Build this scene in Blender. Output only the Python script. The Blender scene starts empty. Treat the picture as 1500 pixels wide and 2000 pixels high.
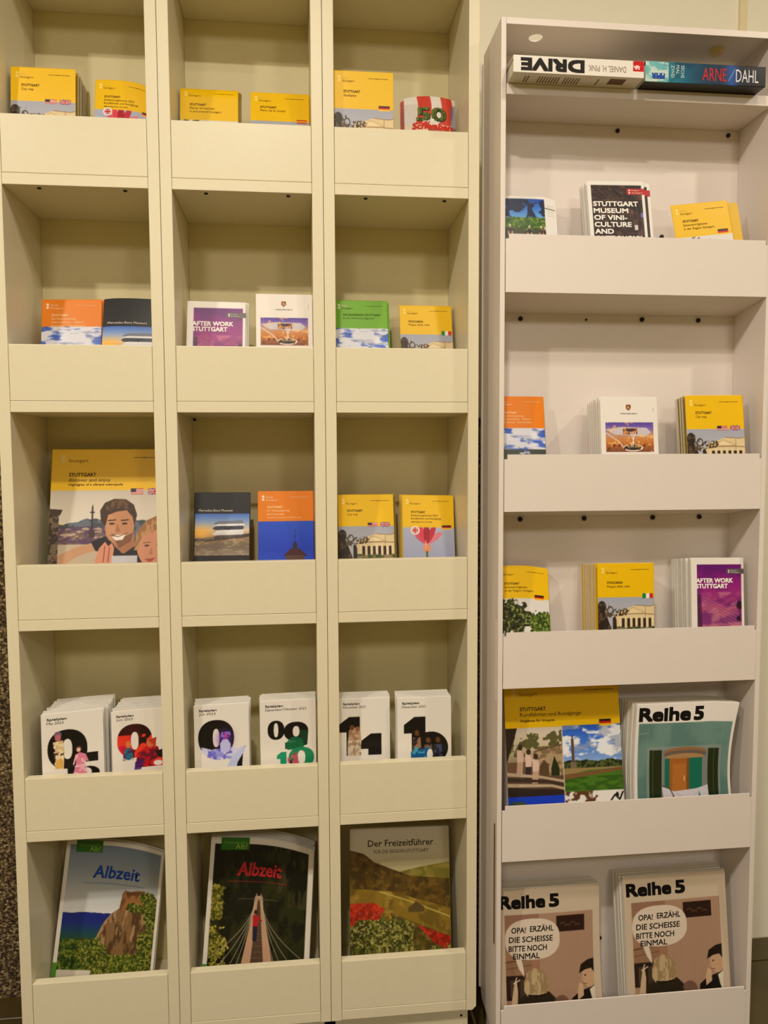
import bpy, bmesh, math, random
import numpy as np
from mathutils import Matrix, Vector
random.seed(5)
SC = bpy.context.scene
COL = SC.collection
Z0 = 1.735                                   # height of the first shelf underside above the floor

# ------------------------------------------------------------------ camera
def make_camera():
    cd = bpy.data.cameras.new('camera'); co = bpy.data.objects.new('camera', cd); COL.objects.link(co)
    cd.sensor_fit = 'HORIZONTAL'; cd.sensor_width = 36.0; cd.lens = 36.0 * 1502.1 / 1500.0
    cd.clip_start = 0.02
    p, y, r = 0.0692, 0.1076, -0.0046
    cp, sp, cy, sy, cr, sr = math.cos(p), math.sin(p), math.cos(y), math.sin(y), math.cos(r), math.sin(r)
    F = Vector((sy*cp, cy*cp, -sp)); R = Vector((cy, -sy, 0)); U = R.cross(F)
    R2 = R*cr + U*sr; U2 = U*cr - R*sr
    m = Matrix((R2, U2, -F)).transposed().to_4x4()
    m.translation = Vector((0.52998, -1.49003, -0.49784 + Z0))
    co.matrix_world = m
    SC.camera = co
make_camera()

# ------------------------------------------------------------------ light
def lin(c):
    c = np.asarray(c, dtype=float)
    return np.where(c <= 0.04045, c/12.92, ((c+0.055)/1.055)**2.4)
def rgb(*c): return tuple(lin(np.array(c)/255.0)) + (1.0,)

W = bpy.data.worlds.new('room_ambient'); SC.world = W; W.use_nodes = True
W.node_tree.nodes['Background'].inputs[0].default_value = (1.0, 0.72, 0.34, 1)
W.node_tree.nodes['Background'].inputs[1].default_value = 0.15
def downlight_or_fill(x, y, z, power, size=0.11, col=(1.0, 0.90, 0.77)):
    l = bpy.data.lights.new('downlight_or_fill', 'AREA'); l.shape = 'DISK'; l.size = size; l.energy = power; l.color = col
    o = bpy.data.objects.new('downlight_or_fill', l); COL.objects.link(o); o.location = (x, y, z + Z0)
    o.rotation_euler = (math.radians(-2 if y > -3 else 30), 0, 0)
downlight_or_fill(0.38, -1.56, 1.06, 26)
downlight_or_fill(1.25, -1.30, 1.06, 7.5)
downlight_or_fill(2.35, -1.20, 1.06, 16)
downlight_or_fill(-0.9, -1.70, 1.06, 33)  # added fill lamp at the left, brightens the rack's outer side
for lx in (-0.4, 1.9): downlight_or_fill(lx, -3.9, 1.06, 21, 0.5)       # added unseen fill lamps further back, flattening the falloff down the shelves
SC.view_settings.view_transform = 'Standard'; SC.view_settings.look = 'None'
SC.view_settings.gamma = 1.0; SC.view_settings.use_curve_mapping = False
SC.view_settings.exposure = 0.0

# ------------------------------------------------------------------ materials
MATS = {}
def mat(name, c, rough=0.45, var=0.05, scale=30.0, bump=0.0, bscale=200.0, spec=0.4, metal=0.0, c2=None, stretch=None):
    if name in MATS: return MATS[name]
    m = bpy.data.materials.new(name); m.use_nodes = True; nt = m.node_tree; b = nt.nodes['Principled BSDF']
    b.inputs['Roughness'].default_value = rough; b.inputs['Metallic'].default_value = metal
    b.inputs['Specular IOR Level'].default_value = spec
    tc = nt.nodes.new('ShaderNodeTexCoord')
    src = tc.outputs['Object']
    if stretch:
        mp = nt.nodes.new('ShaderNodeMapping'); mp.inputs['Scale'].default_value = stretch
        nt.links.new(src, mp.inputs['Vector']); src = mp.outputs['Vector']
    n = nt.nodes.new('ShaderNodeTexNoise'); n.inputs['Scale'].default_value = scale; n.inputs['Detail'].default_value = 4
    nt.links.new(src, n.inputs['Vector'])
    mx = nt.nodes.new('ShaderNodeMix'); mx.data_type = 'RGBA'
    a = np.array(rgb(*c)[:3]); bb = np.array(rgb(*c2)[:3]) if c2 else a*(1-var)
    mx.inputs[6].default_value = tuple(a) + (1,); mx.inputs[7].default_value = tuple(bb) + (1,)
    nt.links.new(n.outputs['Fac'], mx.inputs[0]); nt.links.new(mx.outputs[2], b.inputs['Base Color'])
    if bump:
        n2 = nt.nodes.new('ShaderNodeTexNoise'); n2.inputs['Scale'].default_value = bscale; n2.inputs['Detail'].default_value = 3
        nt.links.new(src, n2.inputs['Vector'])
        bp = nt.nodes.new('ShaderNodeBump'); bp.inputs['Strength'].default_value = bump; bp.inputs['Distance'].default_value = 0.001
        nt.links.new(n2.outputs['Fac'], bp.inputs['Height']); nt.links.new(bp.outputs['Normal'], b.inputs['Normal'])
    MATS[name] = m; return m
def print_mat(name, rough=0.38):
    if name in MATS: return MATS[name]
    m = bpy.data.materials.new(name); m.use_nodes = True; nt = m.node_tree; b = nt.nodes['Principled BSDF']
    a = nt.nodes.new('ShaderNodeAttribute'); a.attribute_name = 'print'
    nt.links.new(a.outputs['Color'], b.inputs['Base Color'])
    b.inputs['Roughness'].default_value = rough; b.inputs['Specular IOR Level'].default_value = 0.35
    MATS[name] = m; return m
def ink(c): return mat('ink_%d_%d_%d' % tuple(c), c, 0.5, 0.0, spec=0.2)

CREAM = mat('cream_board', (235, 226, 196), 0.34, 0.05, 60, 0.12, 500)
CREAMB = mat('cream_back_board_shade_tint', (228, 216, 168), 0.45, 0.05, 60, 0.12, 500)  # back boards: olive tint of their shade put into the colour
SEAM = mat('board_seam', (120, 100, 70), 0.8)
RACK = mat('rack_white_steel', (236, 226, 219), 0.36, 0.04, 25, 0.05, 300)
DARK = mat('dark_screw', (34, 22, 18), 0.5)
PAGES = mat('paper_edges', (236, 230, 216), 0.7, 0.14, 900, stretch=(0.02, 1.5, 0.02))
WHITE = mat('white_paper', (240, 236, 228), 0.5, 0.03)
PRINT = print_mat('printed_cover')
WALL = mat('wall_paint', (253, 249, 230), 0.75, 0.04, 14, 0.25, 180)
TRIM = mat('wall_trim', (246, 232, 190), 0.6)
STONE = mat('floor_stone', (92, 78, 42), 0.35, 0.3, 12, 0.2, 60, c2=(58, 46, 20))
GROUT = mat('grout', (190, 172, 104), 0.8)
def granular():
    m = bpy.data.materials.new('granular_plaster'); m.use_nodes = True; nt = m.node_tree; b = nt.nodes['Principled BSDF']
    tc = nt.nodes.new('ShaderNodeTexCoord'); v = nt.nodes.new('ShaderNodeTexVoronoi'); v.inputs['Scale'].default_value = 230
    n = nt.nodes.new('ShaderNodeTexNoise'); n.inputs['Scale'].default_value = 150; n.inputs['Detail'].default_value = 3
    nt.links.new(tc.outputs['Object'], v.inputs['Vector']); nt.links.new(tc.outputs['Object'], n.inputs['Vector'])
    r = nt.nodes.new('ShaderNodeValToRGB'); e = r.color_ramp.elements
    e[0].position = 0.36; e[0].color = rgb(44, 30, 20); e[1].position = 0.74; e[1].color = rgb(206, 186, 142)
    e2 = r.color_ramp.elements.new(0.52); e2.color = rgb(104, 84, 54)
    nt.links.new(n.outputs['Fac'], r.inputs['Fac']); nt.links.new(r.outputs['Color'], b.inputs['Base Color'])
    bp = nt.nodes.new('ShaderNodeBump'); bp.inputs['Strength'].default_value = 1.0; bp.inputs['Distance'].default_value = 0.003
    nt.links.new(v.outputs['Distance'], bp.inputs['Height']); nt.links.new(bp.outputs['Normal'], b.inputs['Normal'])
    b.inputs['Roughness'].default_value = 0.85
    return m
GRAN = granular()

# ------------------------------------------------------------------ mesh helpers
def link(name, me, m=None, parent=None, mw=None):
    o = bpy.data.objects.new(name, me); COL.objects.link(o)
    if m is not None:
        for mm in (m if isinstance(m, (list, tuple)) else [m]): me.materials.append(mm)
    if mw is not None: o.matrix_world = mw
    if parent is not None: o.parent = parent
    return o
def empty(name, loc=(0, 0, 0), mw=None):
    o = bpy.data.objects.new(name, None); COL.objects.link(o); o.empty_display_size = 0.05
    if mw is not None: o.matrix_world = mw
    else: o.location = loc
    return o
def tag(o, label, cat, group=None):
    o['label'] = label; o['category'] = cat
    if group: o['group'] = group
    return o
def struct(o): o['kind'] = 'structure'; return o
def box_bm(bm, x0, x1, y0, y1, z0, z1):
    v = [bm.verts.new(p) for p in ((x0,y0,z0),(x1,y0,z0),(x1,y1,z0),(x0,y1,z0),(x0,y0,z1),(x1,y0,z1),(x1,y1,z1),(x0,y1,z1))]
    return [bm.faces.new([v[i] for i in f]) for f in ((0,3,2,1),(4,5,6,7),(0,1,5,4),(1,2,6,5),(2,3,7,6),(3,0,4,7))]
def finish(name, bm, m, parent=None, bevel=0.0, seg=2, mw=None):
    if bevel: bmesh.ops.bevel(bm, geom=list(bm.edges), offset=bevel, segments=seg, affect='EDGES', profile=0.6)
    bmesh.ops.recalc_face_normals(bm, faces=list(bm.faces))
    me = bpy.data.meshes.new(name); bm.to_mesh(me); bm.free()
    return link(name, me, m, parent, mw)
def box(name, x0, x1, y0, y1, z0, z1, m, parent=None, bevel=0.0012, seg=2):
    bm = bmesh.new(); box_bm(bm, x0, x1, y0, y1, z0, z1)
    return finish(name, bm, m, parent, bevel, seg)
def prism(name, pts, axis, a0, a1, m, parent=None, bevel=0.0):
    """polygon pts extruded along axis: 'x' pts=(y,z), 'y' pts=(x,z)"""
    bm = bmesh.new()
    def P(p, a): return (a, p[0], p[1]) if axis == 'x' else (p[0], a, p[1])
    A = [bm.verts.new(P(p, a0)) for p in pts]; B = [bm.verts.new(P(p, a1)) for p in pts]
    bm.faces.new(A); bm.faces.new(B[::-1]); n = len(pts)
    for i in range(n): bm.faces.new((A[i], B[i], B[(i+1) % n], A[(i+1) % n]))
    return finish(name, bm, m, parent, bevel)
def disc(name, c, r, depth, axis, m, parent, seg=20, dome=0.0):
    """round stud centred at c, from c outward along axis vector"""
    bm = bmesh.new(); a = Vector(axis).normalized(); t = a.orthogonal().normalized(); s = a.cross(t)
    rings = [(r, 0.0), (r, depth*0.7), (r*0.82, depth)]
    vs = [[bm.verts.new(Vector(c) + (t*math.cos(2*math.pi*k/seg) + s*math.sin(2*math.pi*k/seg))*rr + a*d) for k in range(seg)] for rr, d in rings]
    bm.faces.new(vs[0])
    for i in range(2):
        for k in range(seg): bm.faces.new((vs[i][k], vs[i][(k+1) % seg], vs[i+1][(k+1) % seg], vs[i+1][k]))
    top = bm.verts.new(Vector(c) + a*(depth + dome))
    for k in range(seg): bm.faces.new((vs[2][k], vs[2][(k+1) % seg], top))
    return finish(name, bm, m, parent)

# ------------------------------------------------------------------ the room
YW = 0.30
w = box('wall_back', -2.2, 3.4, YW, YW+0.12, 0, 2.9, WALL, bevel=0); struct(w)
wd = box('wainscot', -2.2, 1.05, YW-0.012, YW-0.001, 0.0, Z0-0.404, GRAN, w, bevel=0)
box('cap_strip', -2.2, 1.05, YW-0.016, YW-0.001, Z0-0.4035, Z0-0.3965, WHITE, w, bevel=0.001)
t = box('trim_1', 1.571, 1.589, YW-0.006, YW-0.0005, 0.0, 2.88, TRIM, bevel=0.001); struct(t)
fl = box('floor', -2.2, 3.4, -5.2, YW, -0.06, -0.006, GROUT, bevel=0); struct(fl)
TS = 0.42
bm = bmesh.new(); box_bm(bm, 0, TS-0.006, 0, TS-0.006, -0.012, 0.0)
bmesh.ops.bevel(bm, geom=list(bm.edges), offset=0.0015, segments=1, affect='EDGES')
tme = bpy.data.meshes.new('tile'); bm.to_mesh(tme); bm.free(); tme.materials.append(STONE)
for i in range(8):
    for j in range(5):
        o = bpy.data.objects.new('tile', tme); COL.objects.link(o); o.parent = fl
        o.location = (-0.78 + i*TS, YW - 0.085 - (j+1)*TS + 0.003, 0.0)
for i in range(8):
    o = box('border_tile', -0.78 + i*TS, -0.78 + (i+1)*TS - 0.006, YW-0.082, YW-0.002, -0.012, 0.0, STONE, fl, bevel=0.0015, seg=1)
c = box('ceiling', -2.2, 3.4, -5.2, YW+0.12, 2.9, 2.98, WALL, bevel=0); struct(c)

# ------------------------------------------------------------------ the three cream shelf units
PW, OW, TH = 0.30, 0.2574, 0.0213      # pitch, opening, board
D = 0.2066
BZ = [0.4138] + [-0.4092*k for k in range(5)]      # undersides of the shelf boards
ULAB = ['leftmost of three cream wooden shelf units, beside the dark rough wall',
        'cream wooden brochure shelf unit in the middle of the three joined ones',
        'cream wooden brochure shelf unit next to the separate white steel rack']
for k in range(3):
    x0 = k*PW; a = x0 - TH; b = x0 + OW + TH
    root = empty('shelf_unit', (x0 + OW/2, 0, 0)); tag(root, ULAB[k], 'shelf', 'cream shelf units in a row')
    inv = Matrix.Translation((-(x0+OW/2), 0, 0))
    def P(o):
        o.data.transform(inv); o.parent = root; return o
    zb, zt = Z0 - 1.638, Z0 + 0.4343
    ch = 0.008
    lft = [(a+0.0004, zb+(ch if k == 0 else 0)), (a+0.0004, zt), (x0, zt), (x0, zb), (a+0.0004+(ch if k == 0 else 0), zb)]
    rgt = [(x0+OW, zb), (x0+OW, zt), (b-0.0004, zt), (b-0.0004, zb+(ch if k == 2 else 0)), (b-0.0004-(ch if k == 2 else 0), zb)]
    if k != 0: lft = lft[:4]
    if k != 2: rgt = rgt[:4]
    P(prism('side_panel', lft, 'y', 0.0, D+0.012, CREAM, bevel=0.0012)); P(prism('side_panel', rgt, 'y', 0.0, D+0.012, CREAM, bevel=0.0012))
    P(box('back_panel', x0+0.0003, x0+OW-0.0003, D, D+0.008, zb, zt, CREAMB, bevel=0))
    for i, z in enumerate(BZ):
        s = P(box('shelf', x0+0.0004, x0+OW-0.0004, 0.0003, D-0.0003, Z0+z, Z0+z+0.0205, CREAM, bevel=0.001))
        if i == 0: continue
        P(box('front_board', x0+0.0006, x0+OW-0.0006, 0.0006, 0.018, Z0+z+0.0210, Z0+z+0.1242, CREAM, bevel=0.0012))
        if i in (1,):
            for sx in (0.060, 0.213):
                sc = disc('screw', (x0+sx-(x0+OW/2), 0.016, Z0+z), 0.0036, 0.0022, (0, 0, -1), DARK, s, 14)
        if i == 2 and k == 1:
            sc = disc('peg', (x0+0.004-(x0+OW/2), 0.19, Z0+z-0.004), 0.003, 0.006, (1, 0, 0), DARK, s, 12)
    kb = P(box('kick_board', x0-0.012 if k else x0-0.012, x0+OW+0.008, 0.022, 0.038, 0.0, zb-0.0005, CREAM, bevel=0.001))
    if k == 2: disc('screw', (x0+OW-0.006-(x0+OW/2), 0.0215, Z0-1.664), 0.0026, 0.001, (0, -1, 0), DARK, kb, 12)

# ------------------------------------------------------------------ the white steel rack
RX0, RX1, RF, RB = 0.9043, 1.4435, -0.06, 0.0520
RP = [(-0.081, -0.188), (-0.491, -0.600), (-0.834, -0.944), (-1.179, -1.2915), (-1.590, -1.700)]
rk = empty('steel_rack', (1.17, 0, 0)); tag(rk, 'white steel brochure rack with five sloped trays and two books on top', 'rack')
inv = Matrix.Translation((-1.17, 0, 0))
def P(o):
    o.data.transform(inv); o.parent = rk; return o
rzb, rzt = Z0 - 1.66, Z0 + 0.3062
sp = P(prism('side_panel', [(RF, rzb-0.06), (RF, rzt), (0.078, rzt), (0.078, rzb+0.03), (0.06, rzb), (RF+0.02, rzb), (RF+0.02, rzb-0.06)], 'x', RX0, 0.9138, RACK, bevel=0.0014))
for za, zc in ((-1.22, -1.468), (-0.815, -0.97)):
    q = box('slot', RX0-0.0012, RX0-0.0001, RF+0.012, RF+0.020, Z0+zc, Z0+za, SEAM if za < -1 else RACK, None, bevel=0.0004, seg=1); q.data.transform(inv); q.parent = sp
q = box('rear_flange', RX0-0.0035, RX0-0.0002, 0.070, 0.078, rzb+0.02, rzt-0.02, RACK, None, bevel=0.001); q.data.transform(inv); q.parent = sp
P(prism('side_panel', [(RF, rzb-0.06), (RF, rzt), (0.078, rzt), (0.078, rzb+0.03), (0.06, rzb), (RF+0.02, rzb), (RF+0.02, rzb-0.06)], 'x', 1.4335, RX1, RACK, bevel=0.0014))
def top_sheet():
    bm = bmesh.new(); z = Z0+0.3035
    cn = [bm.verts.new((x, y, z)) for x, y in ((0.9140, RF+0.0012), (1.4333, RF+0.0012), (1.4333, 0.078), (0.9140, 0.078))]
    ring = [bm.verts.new((HX+0.0134*math.cos(2*math.pi*k/28), HY+0.0134*math.sin(2*math.pi*k/28), z)) for k in range(28)]
    ed = [bm.edges.new((cn[k], cn[(k+1) % 4])) for k in range(4)] + [bm.edges.new((ring[k], ring[(k+1) % 28])) for k in range(28)]
    bmesh.ops.triangle_fill(bm, use_beauty=True, use_dissolve=False, edges=ed)
    r = bmesh.ops.extrude_face_region(bm, geom=list(bm.faces))
    bmesh.ops.translate(bm, verts=[v for v in r['geom'] if isinstance(v, bmesh.types.BMVert)], vec=(0, 0, 0.0024))
    return finish('top_panel', bm, RACK)
HX, HY = 0.9868, -0.0005
tb = P(top_sheet())
q = box('front_flange', 0.9140, 1.4333, RF, RF+0.0022, Z0+0.2942, rzt-0.0003, RACK, None, bevel=0.0006); q.data.transform(inv); q.parent = tb
bk = P(box('back_panel', 0.9140, 1.4333, RB, RB+0.010, Z0-1.728, Z0+0.2940, RACK, bevel=0))
P(box('book_shelf', 0.9150, 1.4325, RF, RB-0.0005, Z0+0.1700, Z0+0.1895, RACK, bevel=0.0014))
P(box('base_panel', 0.9140, 1.4333, RF+0.03, RF+0.045, 0.0, Z0-1.725, RACK, bevel=0.001))
for (zt_, zb_) in RP:
    bm = bmesh.new()
    A, B, zt1, zb1 = 0.9147, 1.4327, Z0+zt_, Z0+zb_
    tn = 0.0022; nt_ = 0.006; nh = 0.009
    # bent sheet: upright lip with notched corners, then a tray floor sloping down to the back
    pr = [(RF-0.0008, zb1), (RF-0.0008, zt1), (RF+tn, zt1), (RF+tn, zb1+0.003), (RB-0.001, zb1-0.0145), (RB-0.001, zb1-0.0170), (RF+0.004, zb1-0.0002)]
    VA = [bm.verts.new((A+(nt_ if i in (1, 2) else 0), p[0], p[1])) for i, p in enumerate(pr)]
    VB = [bm.verts.new((B-(0.004 if i in (1, 2) else 0), p[0], p[1])) for i, p in enumerate(pr)]
    # notch rows
    NA = [bm.verts.new((A, RF-0.0008, zt1-nh)), bm.verts.new((A+nt_, RF-0.0008, zt1-nh)), bm.verts.new((A, RF+tn, zt1-nh)), bm.verts.new((A+nt_, RF+tn, zt1-nh))]
    NB = [bm.verts.new((B, RF-0.0008, zt1-nh)), bm.verts.new((B-0.004, RF-0.0008, zt1-nh)), bm.verts.new((B, RF+tn, zt1-nh)), bm.verts.new((B-0.004, RF+tn, zt1-nh))]
    f = bm.faces.new
    f((VA[0], VB[0], NB[0], NB[1], NA[1], NA[0])); f((NA[1], NB[1], VB[1], VA[1]))
    f((VA[1], VB[1], VB[2], VA[2]))
    f((VA[2], VB[2], NB[3], NA[3])); f((NA[3], NB[3], NB[2], VB[3], VA[3], NA[2]))
    f((NA[0], NA[1], NA[3], NA[2])); f((NB[1], NB[0], NB[2], NB[3])); f((NA[1], VA[1], VA[2], NA[3])); f((VB[1], NB[1], NB[3], VB[2]))
    f((VA[3], VB[3], VB[4], VA[4])); f((VA[4], VB[4], VB[5], VA[5])); f((VA[5], VB[5], VB[6], VA[6])); f((VA[6], VB[6], VB[0], VA[0]))
    f((VA[0], NA[0], NA[2], VA[3])); f((VA[0], VA[3], VA[6])); f((VA[3], VA[4], VA[5], VA[6]))
    f((VB[0], VB[3], NB[2], NB[0])); f((VB[0], VB[6], VB[3])); f((VB[3], VB[6], VB[5], VB[4]))
    P(finish('tray', bm, RACK))
for (bx, bz, r_) in [(1.174, 0.160, .0042), (1.410, 0.160, .0042), (1.2715, -0.0465, .0042), (0.976, -0.2165, .0046), (1.1137, -0.2165, .0022), (1.2325, -0.2145, .0048), (1.3545, -0.2145, .0046), (0.9785, -0.6235, .005), (1.115, -0.6235, .005), (1.264, -0.6235, .005), (1.367, -0.6235, .005), (1.1632, -1.536, .0036)]:
    o = disc('bolt', (bx-1.17, RB, Z0+bz), r_, 0.004, (0, -1, 0), DARK, bk, 16, 0.001)
CAPC = mat('cream_cap', (240, 214, 140), 0.5)
disc('hole_plug', (1.356-1.17, 0.006, Z0+0.3034), 0.0132, 0.009, (0, 0, -1), CAPC, tb, 8, 0.002)

# ------------------------------------------------------------------ printing: covers are painted procedurally into a colour attribute
class Cv:
    """drawing surface, 100 units wide, y down from the top edge"""
    def __init__(s, w, h, base, cell=0.0010, vis=None, ss=3):
        s.w, s.h = w, h; s.H = 100.0*h/w
        vis = min(h, vis or h)
        nx = max(2, int(round(w/cell))); ny = max(2, int(round(vis/cell)))
        s.us = np.linspace(0, 1, nx+1)
        v = np.linspace(0, vis, ny+1)
        if vis < h-1e-6: v = np.concatenate([v, np.linspace(vis, h, 5)[1:]])
        s.vs = v                                   # metres from the top
        s.ss = ss; off = (np.arange(ss)-(ss-1)/2)/ss
        gx = (s.us[:, None] + off[None, :]/nx).ravel()*100
        gy = (s.vs[:, None] + off[None, :]*cell).ravel()*100/w
        s.X, s.Y = np.meshgrid(gx, gy)
        s.a = np.empty(s.X.shape+(3,)); s.a[:] = np.array(base)/255.0
    def put(s, m, c, al=1.0):
        c = np.asarray(c, float)/255.0
        k = (m*al)[..., None] if not isinstance(al, np.ndarray) else (m*al)[..., None]
        s.a = s.a*(1-k) + c*k
    def rect(s, x0, y0, x1, y1, c, al=1.0):
        m = (s.X >= x0) & (s.X <= x1) & (s.Y >= y0) & (s.Y <= y1); s.put(m.astype(float), c, al); return m
    def grad(s, x0, y0, x1, y1, cs, mask=None):
        m = (s.X >= x0) & (s.X <= x1) & (s.Y >= y0) & (s.Y <= y1)
        if mask is not None: m &= mask
        t = np.clip((s.Y-y0)/(y1-y0), 0, 1); n = len(cs)
        st = np.linspace(0, 1, n); C = np.stack([np.interp(t, st, [c[i] for c in cs]) for i in range(3)], -1)
        s.put(m.astype(float), C); return m
    def ell(s, cx, cy, rx, ry, c, al=1.0, rot=0.0):
        ca, sa = math.cos(rot), math.sin(rot); dx, dy = s.X-cx, s.Y-cy
        m = ((dx*ca+dy*sa)/rx)**2 + ((-dx*sa+dy*ca)/ry)**2 <= 1
        s.put(m.astype(float), c, al); return m
    def pmask(s, pts):
        m = np.zeros(s.X.shape, bool); n = len(pts)
        for i in range(n):
            (x1, y1), (x2, y2) = pts[i], pts[(i+1) % n]
            if y1 == y2: continue
            cond = ((y1 > s.Y) != (y2 > s.Y)) & (s.X < (x2-x1)*(s.Y-y1)/(y2-y1)+x1)
            m ^= cond
        return m
    def poly(s, pts, c, al=1.0):
        m = s.pmask(pts); s.put(m.astype(float), c, al); return m
    def line(s, pts, wd, c, al=1.0):
        m = np.zeros(s.X.shape, bool)
        for (x1, y1), (x2, y2) in zip(pts[:-1], pts[1:]):
            dx, dy = x2-x1, y2-y1; L = dx*dx+dy*dy+1e-9
            t = np.clip(((s.X-x1)*dx+(s.Y-y1)*dy)/L, 0, 1)
            m |= (s.X-x1-t*dx)**2+(s.Y-y1-t*dy)**2 <= (wd/2)**2
        s.put(m.astype(float), c, al); return m
    def noise(s, sc, seed, sy=None, octv=4):
        r = np.random.RandomState(seed); out = np.zeros(s.X.shape); amp = 1.0; tot = 0
        sy = sy or sc
        for o in range(octv):
            g = r.rand(64, 64); x = s.X/sc*(2**o); y = s.Y/sy*(2**o)
            xi = np.floor(x).astype(int); yi = np.floor(y).astype(int); fx = x-xi; fy = y-yi
            fx = fx*fx*(3-2*fx); fy = fy*fy*(3-2*fy); xi %= 64; yi %= 64; x1 = (xi+1) % 64; y1 = (yi+1) % 64
            out += amp*((g[yi, xi]*(1-fx)+g[yi, x1]*fx)*(1-fy)+(g[y1, xi]*(1-fx)+g[y1, x1]*fx)*fy); tot += amp; amp *= 0.55
        return out/tot
    def speck(s, m, c, sc, seed, th=0.5, al=1.0, soft=0.06, sy=None):
        n = s.noise(sc, seed, sy); k = np.clip((n-th)/soft+0.5, 0, 1); s.put(m*k, c, al)
    def reg(s, x0, y0, x1, y1): return (s.X >= x0) & (s.X <= x1) & (s.Y >= y0) & (s.Y <= y1)
    def out(s):
        ny, nx = len(s.vs), len(s.us)
        return lin(np.clip(s.a.reshape(ny, s.ss, nx, s.ss, 3).mean((1, 3)), 0, 1))

def flat(u, s): return np.zeros_like(u), np.zeros_like(u), np.zeros_like(u)
TEXTJOBS = []
class Item:
    """a standing print: local x right, z up from the bottom edge, front face at y=0, thickness to +y"""
    def __init__(s, name, w, h, t, mw, deform=flat):
        s.w, s.h, s.t, s.df = w, h, t, deform
        s.root = empty(name, mw=mw)
    def pts(s, u, v, y):        # u 0..1, v metres from the top
        u = np.asarray(u, float); v = np.asarray(v, float)
        dx, dy, dz = s.df(u, 1-v/s.h)
        return np.stack([(u-0.5)*s.w+dx, y+dy+0*u, s.h-v+dz], -1)
    def cover(s, cv, name='cover', y=0.0, m=None):
        U, V = np.meshgrid(cv.us, cv.vs); ny, nx = U.shape
        P = s.pts(U.ravel(), V.ravel(), y)
        idx = np.arange(ny*nx).reshape(ny, nx)
        F = np.stack([idx[1:, :-1], idx[1:, 1:], idx[:-1, 1:], idx[:-1, :-1]], -1).reshape(-1, 4)
        rim = np.concatenate([idx[0, :], idx[1:, -1], idx[-1, -2::-1], idx[-2:0:-1, 0]])
        P2 = s.pts(U.ravel()[rim], V.ravel()[rim], y+0.0006); b = len(P); n = len(rim)
        k = np.arange(n); k2 = (k+1) % n
        S = np.stack([rim[k], rim[k2], b+k2, b+k], -1)
        col = cv.out().reshape(-1, 3); col = np.concatenate([col, col[rim]])
        me = bpy.data.meshes.new(name); V3 = np.concatenate([P, P2]); FF = np.concatenate([F, S])
        me.vertices.add(len(V3)); me.vertices.foreach_set('co', V3.ravel().astype(np.float32))
        me.loops.add(len(FF)*4); me.loops.foreach_set('vertex_index', FF.ravel().astype(np.int32))
        me.polygons.add(len(FF)); me.polygons.foreach_set('loop_start', (np.arange(len(FF))*4).astype(np.int32))
        me.polygons.foreach_set('use_smooth', np.ones(len(FF), bool))
        me.update(calc_edges=True)
        at = me.color_attributes.new('print', 'FLOAT_COLOR', 'POINT')
        at.data.foreach_set('color', np.concatenate([col, np.ones((len(col), 1))], 1).ravel().astype(np.float32))
        o = link(name, me, m or PRINT); o.parent = s.root
        s.cov = o; s.cv = cv; return o
    def block(s, name='pages', y0=0.0007, y1=None, m=None, inset=0.0012, n=14):
        y1 = s.t if y1 is None else y1
        me = slab_mesh(s, name, y0, y1, inset, n); o = link(name, me, m or PAGES); o.parent = s.root; return o
    def text(s, st, x0, x1, base, cap, c, bold=0.0, rot=0, name='lettering', shear=0.0):
        TEXTJOBS.append((s, s.cov, st, x0, x1, base, cap, c, bold, rot, name, shear))
def slab_mesh(s, name, y0, y1, inset, n=14):
    iu = inset/s.w
    u = np.linspace(iu, 1-iu, n); v = np.linspace(inset, s.h, n)
    U, V = np.meshgrid(u, v); A = s.pts(U.ravel(), V.ravel(), y0); B = s.pts(U.ravel(), V.ravel(), y1)
    idx = np.arange(n*n).reshape(n, n); N = n*n
    F = np.stack([idx[1:, :-1], idx[1:, 1:], idx[:-1, 1:], idx[:-1, :-1]], -1).reshape(-1, 4)
    G = F[:, ::-1] + N
    rim = np.concatenate([idx[0, :], idx[1:, -1], idx[-1, -2::-1], idx[-2:0:-1, 0]]); k2 = np.roll(rim, -1)
    S = np.stack([rim, k2, k2+N, rim+N], -1)
    me = bpy.data.meshes.new(name)
    me.from_pydata(np.concatenate([A, B]).tolist(), [], np.concatenate([F, G, S]).tolist()); me.update()
    return me
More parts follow.
